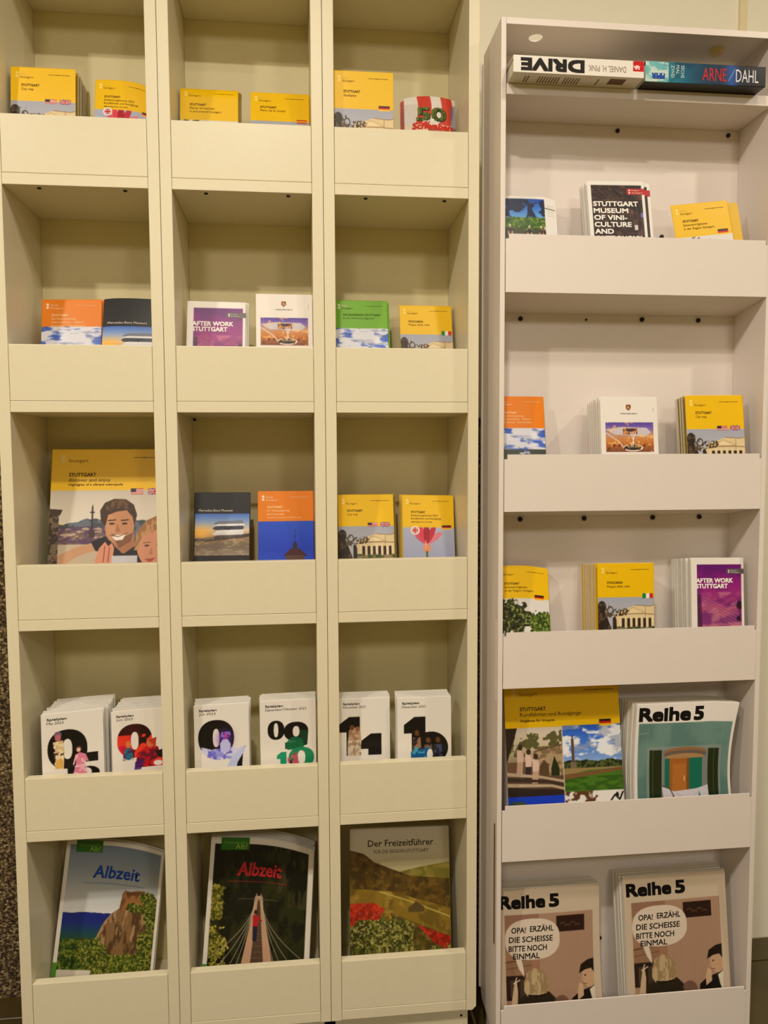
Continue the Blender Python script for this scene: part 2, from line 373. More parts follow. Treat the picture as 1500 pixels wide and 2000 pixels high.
def flush_text():
    def mk(st, bold):
        cu = bpy.data.curves.new('t', 'FONT'); cu.body = st; cu.size = 1.0; cu.resolution_u = 3 if bold > 0.034 else 2
        o = bpy.data.objects.new('t', cu); COL.objects.link(o); return o
    H = mk('H', 0); obs = [mk(j[2], j[8]) for j in TEXTJOBS]
    bpy.context.view_layer.update(); dg = bpy.context.evaluated_depsgraph_get()
    def grab(o):
        me = bpy.data.meshes.new_from_object(o.evaluated_get(dg)); n = len(me.vertices); a = np.zeros(n*3); me.vertices.foreach_get('co', a); return me, a.reshape(-1, 3)
    hm, ha = grab(H); caph = ha[:, 1].max()-ha[:, 1].min(); res = [grab(o) for o in obs]
    for o in [H]+obs:
        d = o.data; bpy.data.objects.remove(o); bpy.data.curves.remove(d)
    for (it, cov, st, x0, x1, base, cap, c, bold, rot, name, shear), (me, a) in zip(TEXTJOBS, res):
        if not len(a): continue
        r = bold*cap/0.73
        if rot == 270: x0, x1 = x0, x1-2*r
        else: x0, x1 = x0+r, x1-r
        bx0, bx1 = a[:, 0].min(), a[:, 0].max()
        lx = (a[:, 0]-bx0)/(bx1-bx0); ly = a[:, 1]/caph*(cap-2*r)+r
        if rot == 0: X = x0+lx*(x1-x0)+shear*ly; Y = base-ly
        elif rot == 180: X = x1-lx*(x1-x0); Y = base-cap+ly
        elif rot == 270: X = x0 + ly; Y = base + lx*(x1-x0)          # reads downwards, letters' tops to the right
        nl = len(me.loops); li = np.zeros(nl, np.int32); me.loops.foreach_get('vertex_index', li)
        ps = np.zeros(len(me.polygons), np.int32); me.polygons.foreach_get('loop_start', ps)
        offs = [(0.0, 0.0)]
        if r > 0:
            kn = 8 if cap > 7 else 4
            if kn == 8: offs += [(r*i_, r*j_) for i_ in (-1, 0, 1) for j_ in (-1, 0, 1) if (i_, j_) != (0, 0)]
            else: offs += [(r*i_, r*j_) for i_ in (-.75, .75) for j_ in (-.75, .75)]
        PP = []; LI = []; PS = []
        for q, (ox, oy) in enumerate(offs):
            PP.append(it.pts((X+ox)/100.0, (Y+oy)*it.w/100.0, -0.00030-0.000012*q)); LI.append(li+q*len(X)); PS.append(ps+q*nl)
        bpy.data.meshes.remove(me); me = bpy.data.meshes.new(name)
        PP = np.concatenate(PP); LI = np.concatenate(LI); PS = np.concatenate(PS)
        me.vertices.add(len(PP)); me.vertices.foreach_set('co', PP.ravel().astype(np.float32))
        me.loops.add(len(LI)); me.loops.foreach_set('vertex_index', LI); me.polygons.add(len(PS)); me.polygons.foreach_set('loop_start', PS)
        me.update(calc_edges=True)
        o = link(name, me, ink(c)); o.parent = cov
def place(xc, yb, z0, h, lean, tilt=0.0, yaw=0.0):
    """xc = centre of the top edge; returns the matrix of the bottom centre"""
    th = math.radians(lean); ti = math.radians(tilt)
    R = Matrix.Rotation(math.radians(yaw), 4, 'Z') @ Matrix.Rotation(-th, 4, 'X') @ Matrix.Rotation(-ti, 4, 'Y')
    top = R @ Vector((0, 0, h))
    return Matrix.Translation((xc - top.x, yb, Z0 + z0)) @ R
BACKMESH = {}
def back_copies(name, it, n, dy, label, cat, group, cm, dxs=0.0, jit=0.0016, t=None, tops=0.0, run=0.0, swap=0.0, lift=None, dx0=0.0):
    """plain copies standing behind the front one, each a slab with coloured covers and paper core"""
    t = t or it.t
    base = slab_mesh(it, name, 0.0, t, 0.0, 10 if it.df is not flat else 2)
    base.materials.append(cm); base.materials.append(PAGES)
    nf = len(base.polygons); k = 10 if it.df is not flat else 2; nq = (k-1)*(k-1)
    for i, p in enumerate(base.polygons): p.material_index = 0 if i < 2*nq else 1
    mw = it.mw; made = []
    for i in range(n):
        o = bpy.data.objects.new(name, base); COL.objects.link(o)
        d = (i+1)*dy + random.uniform(-0.15, 0.15)*dy
        M = Matrix.Translation((dx0 + dxs*(i+1) + random.uniform(-jit, jit), d, (lift(d) if lift else 0.0))) @ mw
        M = M @ Matrix.Rotation(random.uniform(-0.006, 0.006), 4, 'Y') @ Matrix.Rotation(-run*(i+1), 4, 'X')
        o.matrix_world = M
        tag(o, label, cat, group); made.append(o)
    return made
def item(name, xc, yb, z0, w, h, lean, tilt=0.0, yaw=0.0, t=0.004, label='', cat='brochure', group=None, deform=flat, raise_=True):
    zz = z0 + 0.0003 + 1.1*t*math.sin(math.radians(lean)) + (abs(math.sin(math.radians(tilt)))*w/2 if raise_ else 0)
    mw = place(xc, yb, zz, h, lean, tilt, yaw)
    it = Item(name, w, h, t, mw, deform); it.mw = mw
    tag(it.root, label, cat, group); return it

# ------------------------------------------------------------------ cover art
YEL = (242, 194, 0); ORA = (236, 130, 2); GRN = (112, 176, 22); INK = (70, 40, 14); BLK = (18, 14, 14); WHT = (246, 243, 238)
def flag_us(c, x0, y0, x1, y1):
    for k in range(7): c.rect(x0, y0+(y1-y0)*k/7, x1, y0+(y1-y0)*(k+1)/7, (196, 60, 60) if k % 2 == 0 else (240, 225, 215))
    c.rect(x0, y0, x0+(x1-x0)*0.42, y0+(y1-y0)*0.56, (40, 34, 70))
def flag_uk(c, x0, y0, x1, y1):
    w, h = x1-x0, y1-y0; m = c.rect(x0, y0, x1, y1, (44, 40, 110))
    for wd, cc in ((0.24, (240, 232, 228)), (0.10, (200, 30, 40))):
        for a, b in (((x0, y0), (x1, y1)), ((x0, y1), (x1, y0))):
            k = np.zeros(c.X.shape, bool); dx, dy = b[0]-a[0], b[1]-a[1]
            k = np.abs((c.X-a[0])*dy-(c.Y-a[1])*dx)/math.hypot(dx, dy) < wd*h/2
            c.put((k & m).astype(float), cc)
    for wd, cc in ((0.34, (240, 232, 228)), (0.2, (200, 30, 40))):
        c.rect(x0, (y0+y1)/2-wd*h/2, x1, (y0+y1)/2+wd*h/2, cc); c.rect((x0+x1)/2-wd*h/2, y0, (x0+x1)/2+wd*h/2, y1, cc)
def flag3(c, x0, y0, x1, y1, cols, vert=False):
    for k in range(3):
        if vert: c.rect(x0+(x1-x0)*k/3, y0, x0+(x1-x0)*(k+1)/3, y1, cols[k])
        else: c.rect(x0, y0+(y1-y0)*k/3, x1, y0+(y1-y0)*(k+1)/3, cols[k])
GER = [(24, 16, 14), (206, 24, 20), (246, 200, 20)]; ITA = [(10, 130, 60), (244, 240, 235), (205, 35, 40)]
def art_map(c, y0):
    H = c.H; c.grad(0, y0, 100, H, [(168, 172, 190), (196, 196, 202), (214, 206, 196)])
    m = c.pmask([(34, y0+24), (44, y0+22), (66, y0+14), (92, y0+16), (100, y0+14), (100, H), (30, H), (30, y0+36)])
    c.put(m.astype(float), (226, 204, 160))
    c.poly([(40, y0+29), (62, y0+17), (84, y0+26), (84, y0+29)], (206, 178, 130)); c.poly([(45, y0+28), (62, y0+19), (80, y0+26.5)], (236, 216, 172))
    c.line([(66, y0+14), (92, y0+16), (100, y0+14)], 1.0, (130, 100, 60)); c.line([(40, y0+29), (84, y0+29), (100, y0+30)], 1.1, (120, 90, 56))
    c.line([(84, y0+17), (84, y0+34)], 0.9, (150, 116, 74))
    for k in range(6): c.rect(42+k*9.5, y0+36, 47+k*9.5, y0+52, (52, 36, 26))
    for k in range(7): c.rect(38+k*9.5, y0+33, 40+k*9.5, y0+54, (238, 222, 186))
    c.rect(30, y0+52, 100, H, (150, 130, 96)); c.speck(c.reg(30, y0+50, 100, H), (70, 84, 40), 7, 3, 0.5)
    th = c.noise(2.2, 8); c.put((c.pmask([(22, y0+26), (30, y0+20), (50, y0+19), (56, y0+24), (50, y0+31), (30, y0+33), (22, y0+32)]) & (th > 0.46)).astype(float), (70, 54, 40))
    for r in (6.0, 5.0): pass
    e = (((c.X-22)/5.5)**2+((c.Y-(y0+22))/7)**2); c.put(((e < 1) & (e > 0.5)).astype(float), (60, 46, 34))
    m = c.ell(7, y0+16, 7.5, 10, (50, 40, 34)); c.poly([(0, y0+14), (10, y0+20), (16, y0+32), (20, y0+44), (26, y0+60), (0, H)], (46, 34, 28))
    c.speck(c.reg(0, y0+10, 24, H), (92, 74, 56), 5, 4, 0.58)
    c.ell(29, y0+37, 3, 4, (50, 38, 30)); c.rect(26, y0+38, 33, H, (54, 42, 32))
def art_tulip(c, y0):
    H = c.H; c.grad(0, y0, 100, H, [(176, 182, 208), (160, 166, 200), (120, 140, 160)])
    for ang, cc, l in ((-0.85, (214, 80, 104), 30), (0.95, (226, 120, 140), 34), (-0.4, (224, 60, 80), 36), (0.45, (196, 36, 60), 36), (0.0, (166, 18, 44), 36)):
        c.ell(46+math.sin(ang)*l*0.5, y0+32-math.cos(ang)*l*0.55, 5.8, l*0.56, cc, 1, ang)
    c.ell(46, y0+40, 8, 9, (226, 150, 110)); c.ell(44, y0+34, 2, 9, (240, 170, 150), .7)
    c.rect(44, y0+46, 48, H, (70, 110, 40))
def badge(c, x, y, r):
    c.ell(x, y, r, r, (244, 236, 228)); m = ((c.X-x)**2+(c.Y-y)**2) < (r*0.7)**2
    old = c.a.copy(); flag_uk(c, x-r, y-r*0.75, x+r, y+r*0.75); c.a = np.where(m[..., None], c.a, old)
def art_trees(c, y0):
    H = c.H; c.grad(0, y0, 100, H, [(226, 224, 222), (236, 232, 222), (206, 204, 180)]); M = c.reg(0, y0, 100, H)
    d = np.hypot((c.X-24)/44, (c.Y-y0-34)/34); k = (d+0.5*(c.noise(9, 5)-0.5)*2 < 0.95) & M
    c.put(k.astype(float), (56, 64, 22)); c.speck(k, (30, 32, 12), 6, 6, 0.5); c.speck(k, (150, 160, 90), 3.2, 7, 0.62)
    d = np.hypot((c.X-86)/26, (c.Y-y0-44)/22); k = (d+0.5*(c.noise(8, 9)-0.5)*2 < 0.95) & M
    c.put(k.astype(float), (84, 112, 30)); c.speck(k, (46, 66, 16), 5, 10, 0.52); c.speck(k, (170, 180, 100), 3, 11, 0.62)
    c.line([(0, y0+52), (12, y0+30), (20, y0+8)], 2.4, (52, 40, 24))
def art_sky(c, y0, top=(46, 84, 200), low=(190, 194, 214)):
    H = c.H; M = c.reg(0, y0, 100, H)
    c.grad(0, y0, 100, H, [top, (96, 128, 216), low, (150, 156, 178)]); c.speck(M, (236, 236, 244), 26, 12, 0.53, 0.95, 0.12, 9); c.speck(M, (120, 128, 170), 22, 13, 0.64, 0.5, 0.1, 5)
    c.speck(c.reg(0, y0+42, 100, H), (70, 76, 70), 20, 14, 0.35, 1, .05, 6); c.rect(0, y0+52, 100, H, (70, 84, 60))
def art_tower(c, y0):
    H = c.H; c.grad(0, y0, 100, H, [(40, 84, 214), (30, 66, 200), (54, 100, 224), (110, 150, 230)])
    c.line([(66, y0+15), (66, y0+42)], 0.8, (40, 30, 70)); c.line([(63.5, y0+28), (69, y0+27)], 0.8, (40, 30, 70))
    c.poly([(61, y0+44), (66, y0+36), (71, y0+44)], (44, 30, 56)); c.rect(62, y0+44, 70, y0+50, (52, 34, 50))
    c.poly([(44, y0+64), (58, y0+50), (74, y0+50), (88, y0+64)], (74, 34, 42)); c.rect(50, y0+62, 82, H, (96, 66, 56))
def art_building(c, x0, y0, x1, y1):
    W_, h = x1-x0, y1-y0; M = c.reg(x0, y0, x1, y1)
    c.grad(x0, y0, x1, y1, [(70, 116, 206), (140, 168, 216), (226, 206, 170), (140, 112, 80), (116, 100, 84), (150, 132, 108)])
    g = np.exp(-(((c.X-x0-0.12*W_)/(0.22*W_))**2+((c.Y-y0-0.47*h)/(0.16*h))**2)); c.put(M*g, (255, 186, 70), 0.9)
    c.poly([(x0, y0+.60*h), (x1, y0+.48*h), (x1, y0+.56*h), (x0, y0+.70*h)], (70, 54, 44))
    for (a, b, y, hh, cc) in ((.34, .90, .22, .07, (120, 126, 142)), (.32, .90, .33, .085, (64, 66, 80)), (.34, .92, .27, .035, (236, 238, 244)), (.36, .90, .415, .035, (240, 240, 244)), (.31, .90, .47, .055, (226, 226, 230)), (.34, .88, .535, .025, (80, 76, 80))):
        c.put((c.pmask([(x0+a*W_, y0+(y+.02)*h), (x0+(a+.08)*W_, y0+(y-hh*.5)*h), (x0+(b-.04)*W_, y0+(y-hh*.9)*h), (x0+b*W_, y0+(y-.01)*h), (x0+(b-.02)*W_, y0+(y+hh*.6)*h), (x0+(a+.04)*W_, y0+(y+hh*.8)*h)]) & M).astype(float), cc)
    c.poly([(x0+.52*W_, y0+.36*h), (x0+.72*W_, y0+.29*h), (x0+.62*W_, y0+.40*h)], (40, 44, 60))
    c.speck(c.reg(x0, y0+.56*h, x1, y1), (196, 176, 140), 8, 15, 0.6, .5, .1, 3)
    for k in range(5): c.line([(x0+.5*W_, y0+.6*h), (x0+(.1+.25*k)*W_, y1)], .5, (90, 76, 60), .6)
def art_museum_oval(c, x0, y0, x1, y1):
    W_, h = x1-x0, y1-y0; M = c.reg(x0, y0, x1, y1)
    c.grad(x0, y0, x1, y1, [(84, 60, 160), (130, 100, 190), (190, 150, 130), (206, 130, 60), (170, 96, 40), (120, 70, 50)])
    c.put((c.pmask([(x0+.0*W_, y0+.24*h), (x0+.30*W_, y0+.16*h), (x0+.85*W_, y0+.18*h), (x0+.95*W_, y0+.34*h), (x0+.8*W_, y0+.5*h), (x0+.5*W_, y0+.42*h), (x0+.2*W_, y0+.42*h)]) & M).astype(float), (206, 200, 210))
    c.rect(x0+.36*W_, y0+.2*h, x0+.66*W_, y0+.40*h, (70, 44, 50)); c.speck(c.reg(x0+.36*W_, y0+.2*h, x0+.66*W_, y0+.40*h), (200, 120, 70), 4, 16, .55)
    c.line([(x0, y0+.34*h), (x0+.28*W_, y0+.66*h), (x0+.4*W_, y0+.92*h)], 2.2, (220, 210, 210), .8)
    c.ell(x0+.56*W_, y0+.86*h, .21*W_, .12*h, (236, 220, 200)); c.ell(x0+.56*W_, y0+.85*h, .175*W_, .09*h, (44, 40, 34))
    for q in (-.06, 0, .06): c.line([(x0+(.57+q)*W_, y0+.32*h), (x0+(.57-q*.8)*W_, y0+.84*h)], 1.1, (232, 226, 232))
    for k in range(9): c.rect(x0+(.05+.105*k)*W_, y0+(.74+.1*(k % 3 == 0))*h, x0+(.085+.105*k)*W_, y0+(.83+.1*(k % 3 == 0))*h, (92, 48, 26))
    c.speck(M, (250, 190, 110), 6, 17, 0.66, .7)

def yellow(it, title, subs, photo, band, flags=(), small=None, url=True, base=YEL, tint=INK, region='Region', vis=0.135):
    c = Cv(it.w, it.h, base, 0.00105, vis)
    photo(c, band)
    c.rect(0, 0, 100, band, base)
    for y in (9.5, 15): c.ell(9.5, y, 2.3, 2.3, (252, 226, 130) if base == YEL else (250, 236, 220))
    for f in flags: f(c)
    it.cover(c); pale = (236, 206, 96) if base == YEL else (250, 226, 190)
    it.text(region, 14.5, 27, 12.2, 3.0, pale); it.text('Stuttgart', 14.5, 35, 17.6, 3.2, (120, 84, 20) if base == YEL else tint)
    if url: it.text('www.stuttgart-tourist.de', 58, 91, 11.6, 1.5, tint, 0.02)
    b = 31.0 if band < 58 else 35.0
    it.text('STUTTGART' if title is None else title, 16.5, 16.5+3.1*len(title or 'STUTTGART'), b, 4.0, tint, 0.03)
    for k, sline in enumerate(subs): it.text(sline, 16.5, 16.5+min(74, 2.35*len(sline)), b+6.3*(k+1), 3.7, tint)
    if small: it.text(small, 16.5, 16.5+1.5*len(small), b+6.3*(len(subs)+1)-0.6, 2.1, tint, 0.02)
    it.block(); return it
L, R_ = 'L', 'R'
ZF = {k+1: -0.4092*k+0.0208 for k in range(5)}
def zr(row, y): return RP[row][1] + 0.0030 - 0.157*(y-(RF+0.0022)) + 0.0006
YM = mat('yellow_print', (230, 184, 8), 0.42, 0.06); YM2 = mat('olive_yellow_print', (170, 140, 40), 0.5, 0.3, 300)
OM = mat('orange_print', ORA, 0.42); GM = mat('green_print', GRN, 0.4); KM = mat('black_print', (30, 24, 22), 0.4); RM = mat('red_print', (196, 60, 50), 0.45)

def F_us(x0, x1, y0, y1): return lambda c: flag_us(c, x0, y0, x1, y1)
def F_uk(x0, x1, y0, y1): return lambda c: flag_uk(c, x0, y0, x1, y1)
def F_ge(x0, x1, y0, y1): return lambda c: flag3(c, x0, y0, x1, y1, GER)
def F_it(x0, x1, y0, y1): return lambda c: flag3(c, x0, y0, x1, y1, ITA, True)
def F_es(x0, x1, y0, y1): return lambda c: flag3(c, x0, y0, x1, y1, [(200, 40, 30), (244, 190, 30), (200, 40, 30)])
def F_badge(x, y, r): return lambda c: badge(c, x, y, r)
CITYF = (F_us(53, 71, 51, 58), F_uk(75.5, 93, 50.5, 58.5))

# ---- row 1 -------------------------------------------------------
it = item('city_map', .0654, .024, ZF[1], .1154, .2057, 5.9, t=.0045, label='yellow city map with US and UK flags, front of the fanned stack, top left compartment', cat='map')
yellow(it, 'STUTTGART', ['City map'], art_map, 55, CITYF)
back_copies('city_map', it, 8, .0122, 'folded yellow city map standing behind the front one in the top left compartment', 'map', 'city maps in the top left stack', YM2, 0, .001, .0055)
def curl1(u, s): return 0*u, .010*(u-.3)**2*s*2, -.012*np.clip(u-.55, 0, 1)**2*s*4
it = item('tour_brochure', .2040, .030, ZF[1], .1060, .207, 12.4, t=.003, label='yellow tours brochure with round UK badge beside the top left city maps', deform=curl1)
yellow(it, 'STUTTGART', ['Entdeckungstouren 2023', 'Rundfahrten und Rundgänge'], art_tulip, 58, (F_badge(23, 62, 8), F_ge(82, 99, 56, 64)), 'Sightseeing tours and walks')
it = item('guide_brochure', .3610, .060, ZF[1], .1116, .2113, 10.9, t=.006, label='yellow places of interest guide with a bent top edge, top middle compartment', deform=lambda u, s: (0*u, .012*np.clip(s-.9, 0, 1)*10*np.clip(s-.9, 0, 1)*10*.5, 0*u))
yellow(it, 'STUTTGART', ['Places of interest', 'in and around Stuttgart'], art_trees, 62)
back_copies('guide_brochure', it, 4, .0085, 'yellow guide standing behind the bent front guide in the top middle compartment', 'brochure', 'guides in the top middle stack', YM2, .001, .001, .007, run=-.02)
it = item('city_map', .4982, .030, ZF[1], .1140, .207, 16.8, t=.004, label='yellow city map with a Spanish title, top middle compartment beside the upright', cat='map')
yellow(it, 'STUTTGART', ['Plano de la ciudad'], art_map, 56, (F_es(78, 96, 52, 59),))
back_copies('city_map', it, 1, .007, 'yellow map hidden behind the Spanish one, top middle compartment', 'map', None, YM)
it = item('city_map', .6580, .021, ZF[1], .1140, .2162, 0.6, t=.004, label='yellow city map with a German flag standing upright in the top right cream compartment', cat='map')
yellow(it, 'STUTTGART', ['Stadtplan'], art_map, 61, (F_ge(75, 94, 54.5, 63),))
def arch(u, s): return 0*u, .022*(u-.5)**2, -.018*(u-.5)**2*s
it = item('anniversary_flyer', .7962, .055, ZF[1], .1040, .2067, 8.3, t=.003, label='glossy red and white striped flyer with a green number fifty, top right cream compartment', deform=arch)
c = Cv(it.w, it.h, (226, 220, 214), .00105, .12)
for (a, b) in ((24, 50), (70, 92)): c.put(((c.X > a+3*np.sin(c.Y/14)) & (c.X < b+3*np.sin(c.Y/14)) & (c.Y < 60)).astype(float), (206, 66, 50))
c.grad(0, 58, 100, c.H, [(190, 70, 50), (120, 90, 60), (160, 140, 110)]); c.speck(c.reg(0, 56, 100, c.H), (240, 220, 190), 14, 21, .5)
c.poly([(88, 20), (100, 10), (100, 80), (92, 80)], (110, 110, 140), .6)
it.cover(c, m=print_mat('gloss_print', .22))
it.text('50', 24, 82, 50, 27, (40, 52, 24), .05); it.text('50', 22.5, 80.5, 49, 27, (104, 118, 44), .035)
it.text('JAHRE', 34, 64, 52, 7, (246, 240, 230), .03); it.text('Schwaben', 14, 92, 66, 13, (206, 48, 30), .05, shear=.15); it.block()
back_copies('anniversary_flyer', it, 3, .007, 'striped flyer behind the front one with the green number, top right cream compartment', 'brochure', 'striped anniversary flyers', RM, -.0015)

# ---- row 2 -------------------------------------------------------
it = item('hiking_brochure', .0803, .080, ZF[2], .1151, .2146, 13.5, 1.0, t=.003, label='orange hiking brochure with a cloudy sky, second row of the left cream unit')
yellow(it, 'STUTTGART', ['Der Weinwanderweg', 'Untertürkheim · Uhlbach', 'Rotenberg · Obertürkheim'], art_sky, 50, base=ORA, tint=(252, 226, 176), region='Stadt')
back_copies('hiking_brochure', it, 1, .006, 'orange brochure edge just behind the cloudy-sky one in the left unit', 'brochure', None, OM, .003)
def black_cover(it, band, tx0, tx1, tb, edge, vis=.135):
    c = Cv(it.w, it.h, (20, 18, 18), .00105, vis)
    art_building(c, edge, band, 100-edge, min(c.H, band+76)); it.cover(c)
    it.text('Mercedes-Benz Museum', tx0, tx1, tb, 4.2, (226, 222, 214)); it.block(m=KM if edge else None)
it = item('museum_brochure', .2010, .050, ZF[2], .1120, .2231, 18.3, t=.004, label='black museum brochure right of the orange brochure in the left cream unit', deform=lambda u, s: (0*u, .006*np.clip(u-.1, 0, 1)**2, -.004*(1-u)**6*s))
black_cover(it, 55, 8, 75, 50, 0)
back_copies('museum_brochure', it, 1, .006, 'black museum brochure peeking out behind the one beside the orange brochure', 'brochure', None, KM, -.0016, .0002)
def after_work(it):
    c = Cv(it.w, it.h, (238, 232, 226), .00105, .145)
    c.grad(11, 12, 95, min(c.H-8, 165), [(108, 18, 116), (150, 30, 130), (168, 70, 120), (190, 110, 130), (160, 96, 110)])
    M = c.reg(11, 12, 95, 165); c.speck(M, (92, 20, 110), 30, 22, .55, .6, .2, 14); c.speck(c.reg(11, 62, 95, 165), (206, 130, 150), 22, 23, .58, .6, .14, 12)
    c.poly([(11, 66), (18, 64), (22, 165), (11, 165)], (70, 30, 70), .8)
    for k in range(5): c.line([(22, 70+k*5), (88, 102+k*6)], .9, (210, 170, 190), .45)
    k = (np.hypot((c.X-91)/7, (c.Y-84)/10)+.7*(c.noise(4, 24)-.5) < .8) & M; c.put(k.astype(float), (44, 18, 40)); c.line([(91, 84), (92, 112)], 1.2, (44, 18, 40))
    k = (np.hypot((c.X-89)/5, (c.Y-110)/6)+.7*(c.noise(4, 25)-.5) < .8) & M; c.put(k.astype(float), (44, 18, 40))
    c.rect(67, 20, 100, 29, (96, 84, 86)); c.ell(71.5, 23, 1.3, 1.3, WHT); c.ell(71.5, 26, 1.3, 1.3, WHT)
    it.cover(c); it.text('Region', 75, 87, 24, 2.2, (220, 214, 210)); it.text('Stuttgart', 75, 92, 27.4, 2.2, (220, 214, 210))
    it.text('AFTER WORK', 9, 79, 45, 8.2, WHT, .035); it.text('STUTTGART', 9, 69, 55, 8.2, WHT, .035); it.block()
it = item('nightlife_brochure', .3674, .050, ZF[2], .1151, .2095, 13.8, -.6, t=.004, label='white bordered purple after work brochure in the middle cream unit')
after_work(it)
back_copies('nightlife_brochure', it, 2, .006, 'white bordered brochure behind the purple one in the middle cream unit', 'brochure', 'after work brochures in the middle unit', WHITE, .0025)
def car_museum(it):
    c = Cv(it.w, it.h, (240, 234, 228), .0010, .135)
    art_museum_oval(c, 8, 43, 92, 93)
    c.poly([(45, 13), (53, 13), (53.4, 19), (49, 23.5), (44.6, 19)], (150, 90, 50)); c.rect(46, 14, 48.6, 17.6, (176, 36, 30)); c.rect(49.6, 17.8, 52, 20.6, (176, 36, 30)); c.rect(49.6, 14, 52.4, 17.4, (60, 40, 26)); c.rect(46, 18, 48.6, 20.6, (60, 40, 26)); c.ell(49, 17.6, 1.7, 2.2, (222, 190, 90))
    c.rect(92.4, 18, 93, 26, (150, 140, 136)); it.cover(c)
    it.text('PORSCHEMUSEUM', 35, 64, 29.2, 2.0, (50, 44, 44), .01); it.block()
it = item('car_museum_flyer', .5018, .030, ZF[2], .1100, .215, 8.0, t=.004, label='white car museum flyer with a crest and a framed photo, in the middle cream unit')
car_museum(it)
back_copies('car_museum_flyer', it, 3, .006, 'white flyer edge behind the crested car museum flyer in the middle cream unit', 'brochure', 'car museum flyers in the middle unit', WHITE, .0003, .0006)
it = item('bike_brochure', .6570, .060, ZF[2], .1100, .2231, 15.6, t=.004, label='green cycling brochure with clouds below, second row of the right cream unit')
yellow(it, 'DIE RADREGION STUTTGART', ['zu den Sehenswürdigkeiten'], art_sky, 56, base=GRN, tint=(56, 84, 10))
back_copies('bike_brochure', it, 4, .0055, 'green brochure edge behind the cloudy green cycling brochure', 'brochure', 'green cycling brochures', GM, .0012)
STOF = (F_it(79, 98, 52, 60.5),)
it = item('city_map', .7955, .080, ZF[2], .1106, .2195, 15.9, t=.003, label='yellow city map with an Italian flag in the right cream unit, second row', cat='map')
yellow(it, 'STOCCARDA', ['Mappa della città'], art_map, 59, STOF)
back_copies('city_map', it, 4, .006, 'yellow map behind the Italian one in the right cream unit', 'map', 'Italian city maps in the cream unit', YM, .001)

# ---- row 3 -------------------------------------------------------
it = item('city_magazine', .1385, .080, ZF[3], .2300, .3298, 14.0, t=.006, label='large yellow magazine with a smiling couple on its cover, left cream unit', cat='magazine')
c = Cv(it.w, it.h, YEL, .0011, .245)
B = 37.6; H = c.H
c.grad(0, B, 100, 68, [(206, 198, 186), (222, 212, 198), (226, 220, 206)])
k = (c.Y > 66+4*(c.noise(16, 31)-.5)*2-3*np.clip((c.X-10)/30, 0, 1)+2) & (c.Y < 110); c.put(k.astype(float), (104, 112, 130)); c.speck(k, (70, 80, 84), 6, 32, .5)
c.rect(8, 72, 62, 90, (120, 98, 92)); c.speck(c.reg(8, 70, 62, 92), (90, 64, 100), 7, 33, .5, .9, .1, 3); c.speck(c.reg(8, 70, 62, 82), (206, 180, 160), 6, 34, .62, .9, .1, 2.5)
c.rect(8, 86, 100, H, (200, 184, 160)); c.rect(0, 58, 8, H, (58, 44, 36)); c.poly([(0, 54), (11, 55), (9, 60), (0, 60)], (70, 56, 46)); c.speck(c.reg(0, 60, 8, H), (120, 100, 80), 4, 35, .55)
c.line([(36.5, 53), (36.5, 76)], 1.5, (52, 40, 46)); c.line([(36.5, 51), (36.5, 54)], .7, (52, 40, 46)); c.rect(34.5, 57, 38.5, 58.2, (52, 40, 46)); c.rect(34, 74, 39, 80, (70, 54, 56))
# outstretched arm, shoulders, man
c.poly([(8, 96), (22, 89), (40, 84), (52, 82), (56, 92), (42, 91), (24, 97), (12, 106), (8, 106)], (206, 156, 120))
c.poly([(36, 84), (48, 79), (58, 84), (62, 94), (74, 86), (82, 96), (82, 120), (52, 120), (50, 94), (40, 92)], (34, 28, 34))
c.poly([(52, 76), (72, 74), (74, 88), (64, 95), (56, 88)], (176, 118, 84))
c.ell(60, 70, 12.5, 17.5, (198, 140, 102), 1, -.08); c.ell(52, 71, 4, 12, (214, 160, 120), .5)
c.poly([(53, 76), (60, 90), (70, 84), (72, 76), (66, 79), (56, 78)], (112, 72, 48), .75)
c.poly([(44, 66), (43, 56), (47, 49), (55, 45.5), (65, 46), (72, 51), (75, 60), (73, 70), (71, 62), (66, 56), (58, 57), (50, 60), (48, 70)], (64, 42, 26)); c.speck(c.pmask([(46, 58), (50, 48), (64, 46), (73, 56), (60, 54)]), (120, 84, 50), 3, 36, .5, .8, .1, 6)
for x in (53.5, 64.5): c.ell(x, 68, 2.4, .9, (46, 28, 22)); c.line([(x-3, 65.2), (x+3, 64.6)], 1.1, (60, 36, 24))
c.poly([(58, 68), (61, 75), (57, 75.6)], (170, 108, 76)); c.poly([(53, 79), (66, 77), (63, 82.5), (57, 83)], (246, 238, 230)); c.line([(52, 78.6), (59, 79.6), (67, 76.6)], .7, (120, 60, 50))
# woman at the right edge, hands
c.ell(90, 86, 15, 22, (214, 150, 116)); c.poly([(73, 92), (75, 76), (83, 66), (94, 60), (100, 58), (100, 74), (88, 75), (80, 80), (77, 92)], (196, 150, 96)); c.speck(c.pmask([(73, 92), (75, 76), (84, 65), (100, 58), (100, 72), (80, 80)]), (150, 100, 58), 3, 37, .52, .8, .1, 9)
c.ell(84, 88, 2.2, .8, (60, 36, 30)); c.ell(94.5, 87, 2.2, .8, (60, 36, 30)); c.line([(81, 85.6), (87, 85)], .7, (130, 84, 52)); c.poly([(82, 100), (92, 99), (87, 103)], (180, 70, 70)); c.poly([(88, 89), (89, 96), (86, 96)], (188, 120, 92))
c.poly([(40, 100), (43, 90), (48, 84), (51, 88), (54, 85), (56, 90), (54, 106), (40, 110)], (222, 150, 122)); c.line([(48, 88), (47, 102)], .8, (150, 70, 56)); c.line([(52, 89), (51, 102)], .8, (150, 70, 56))
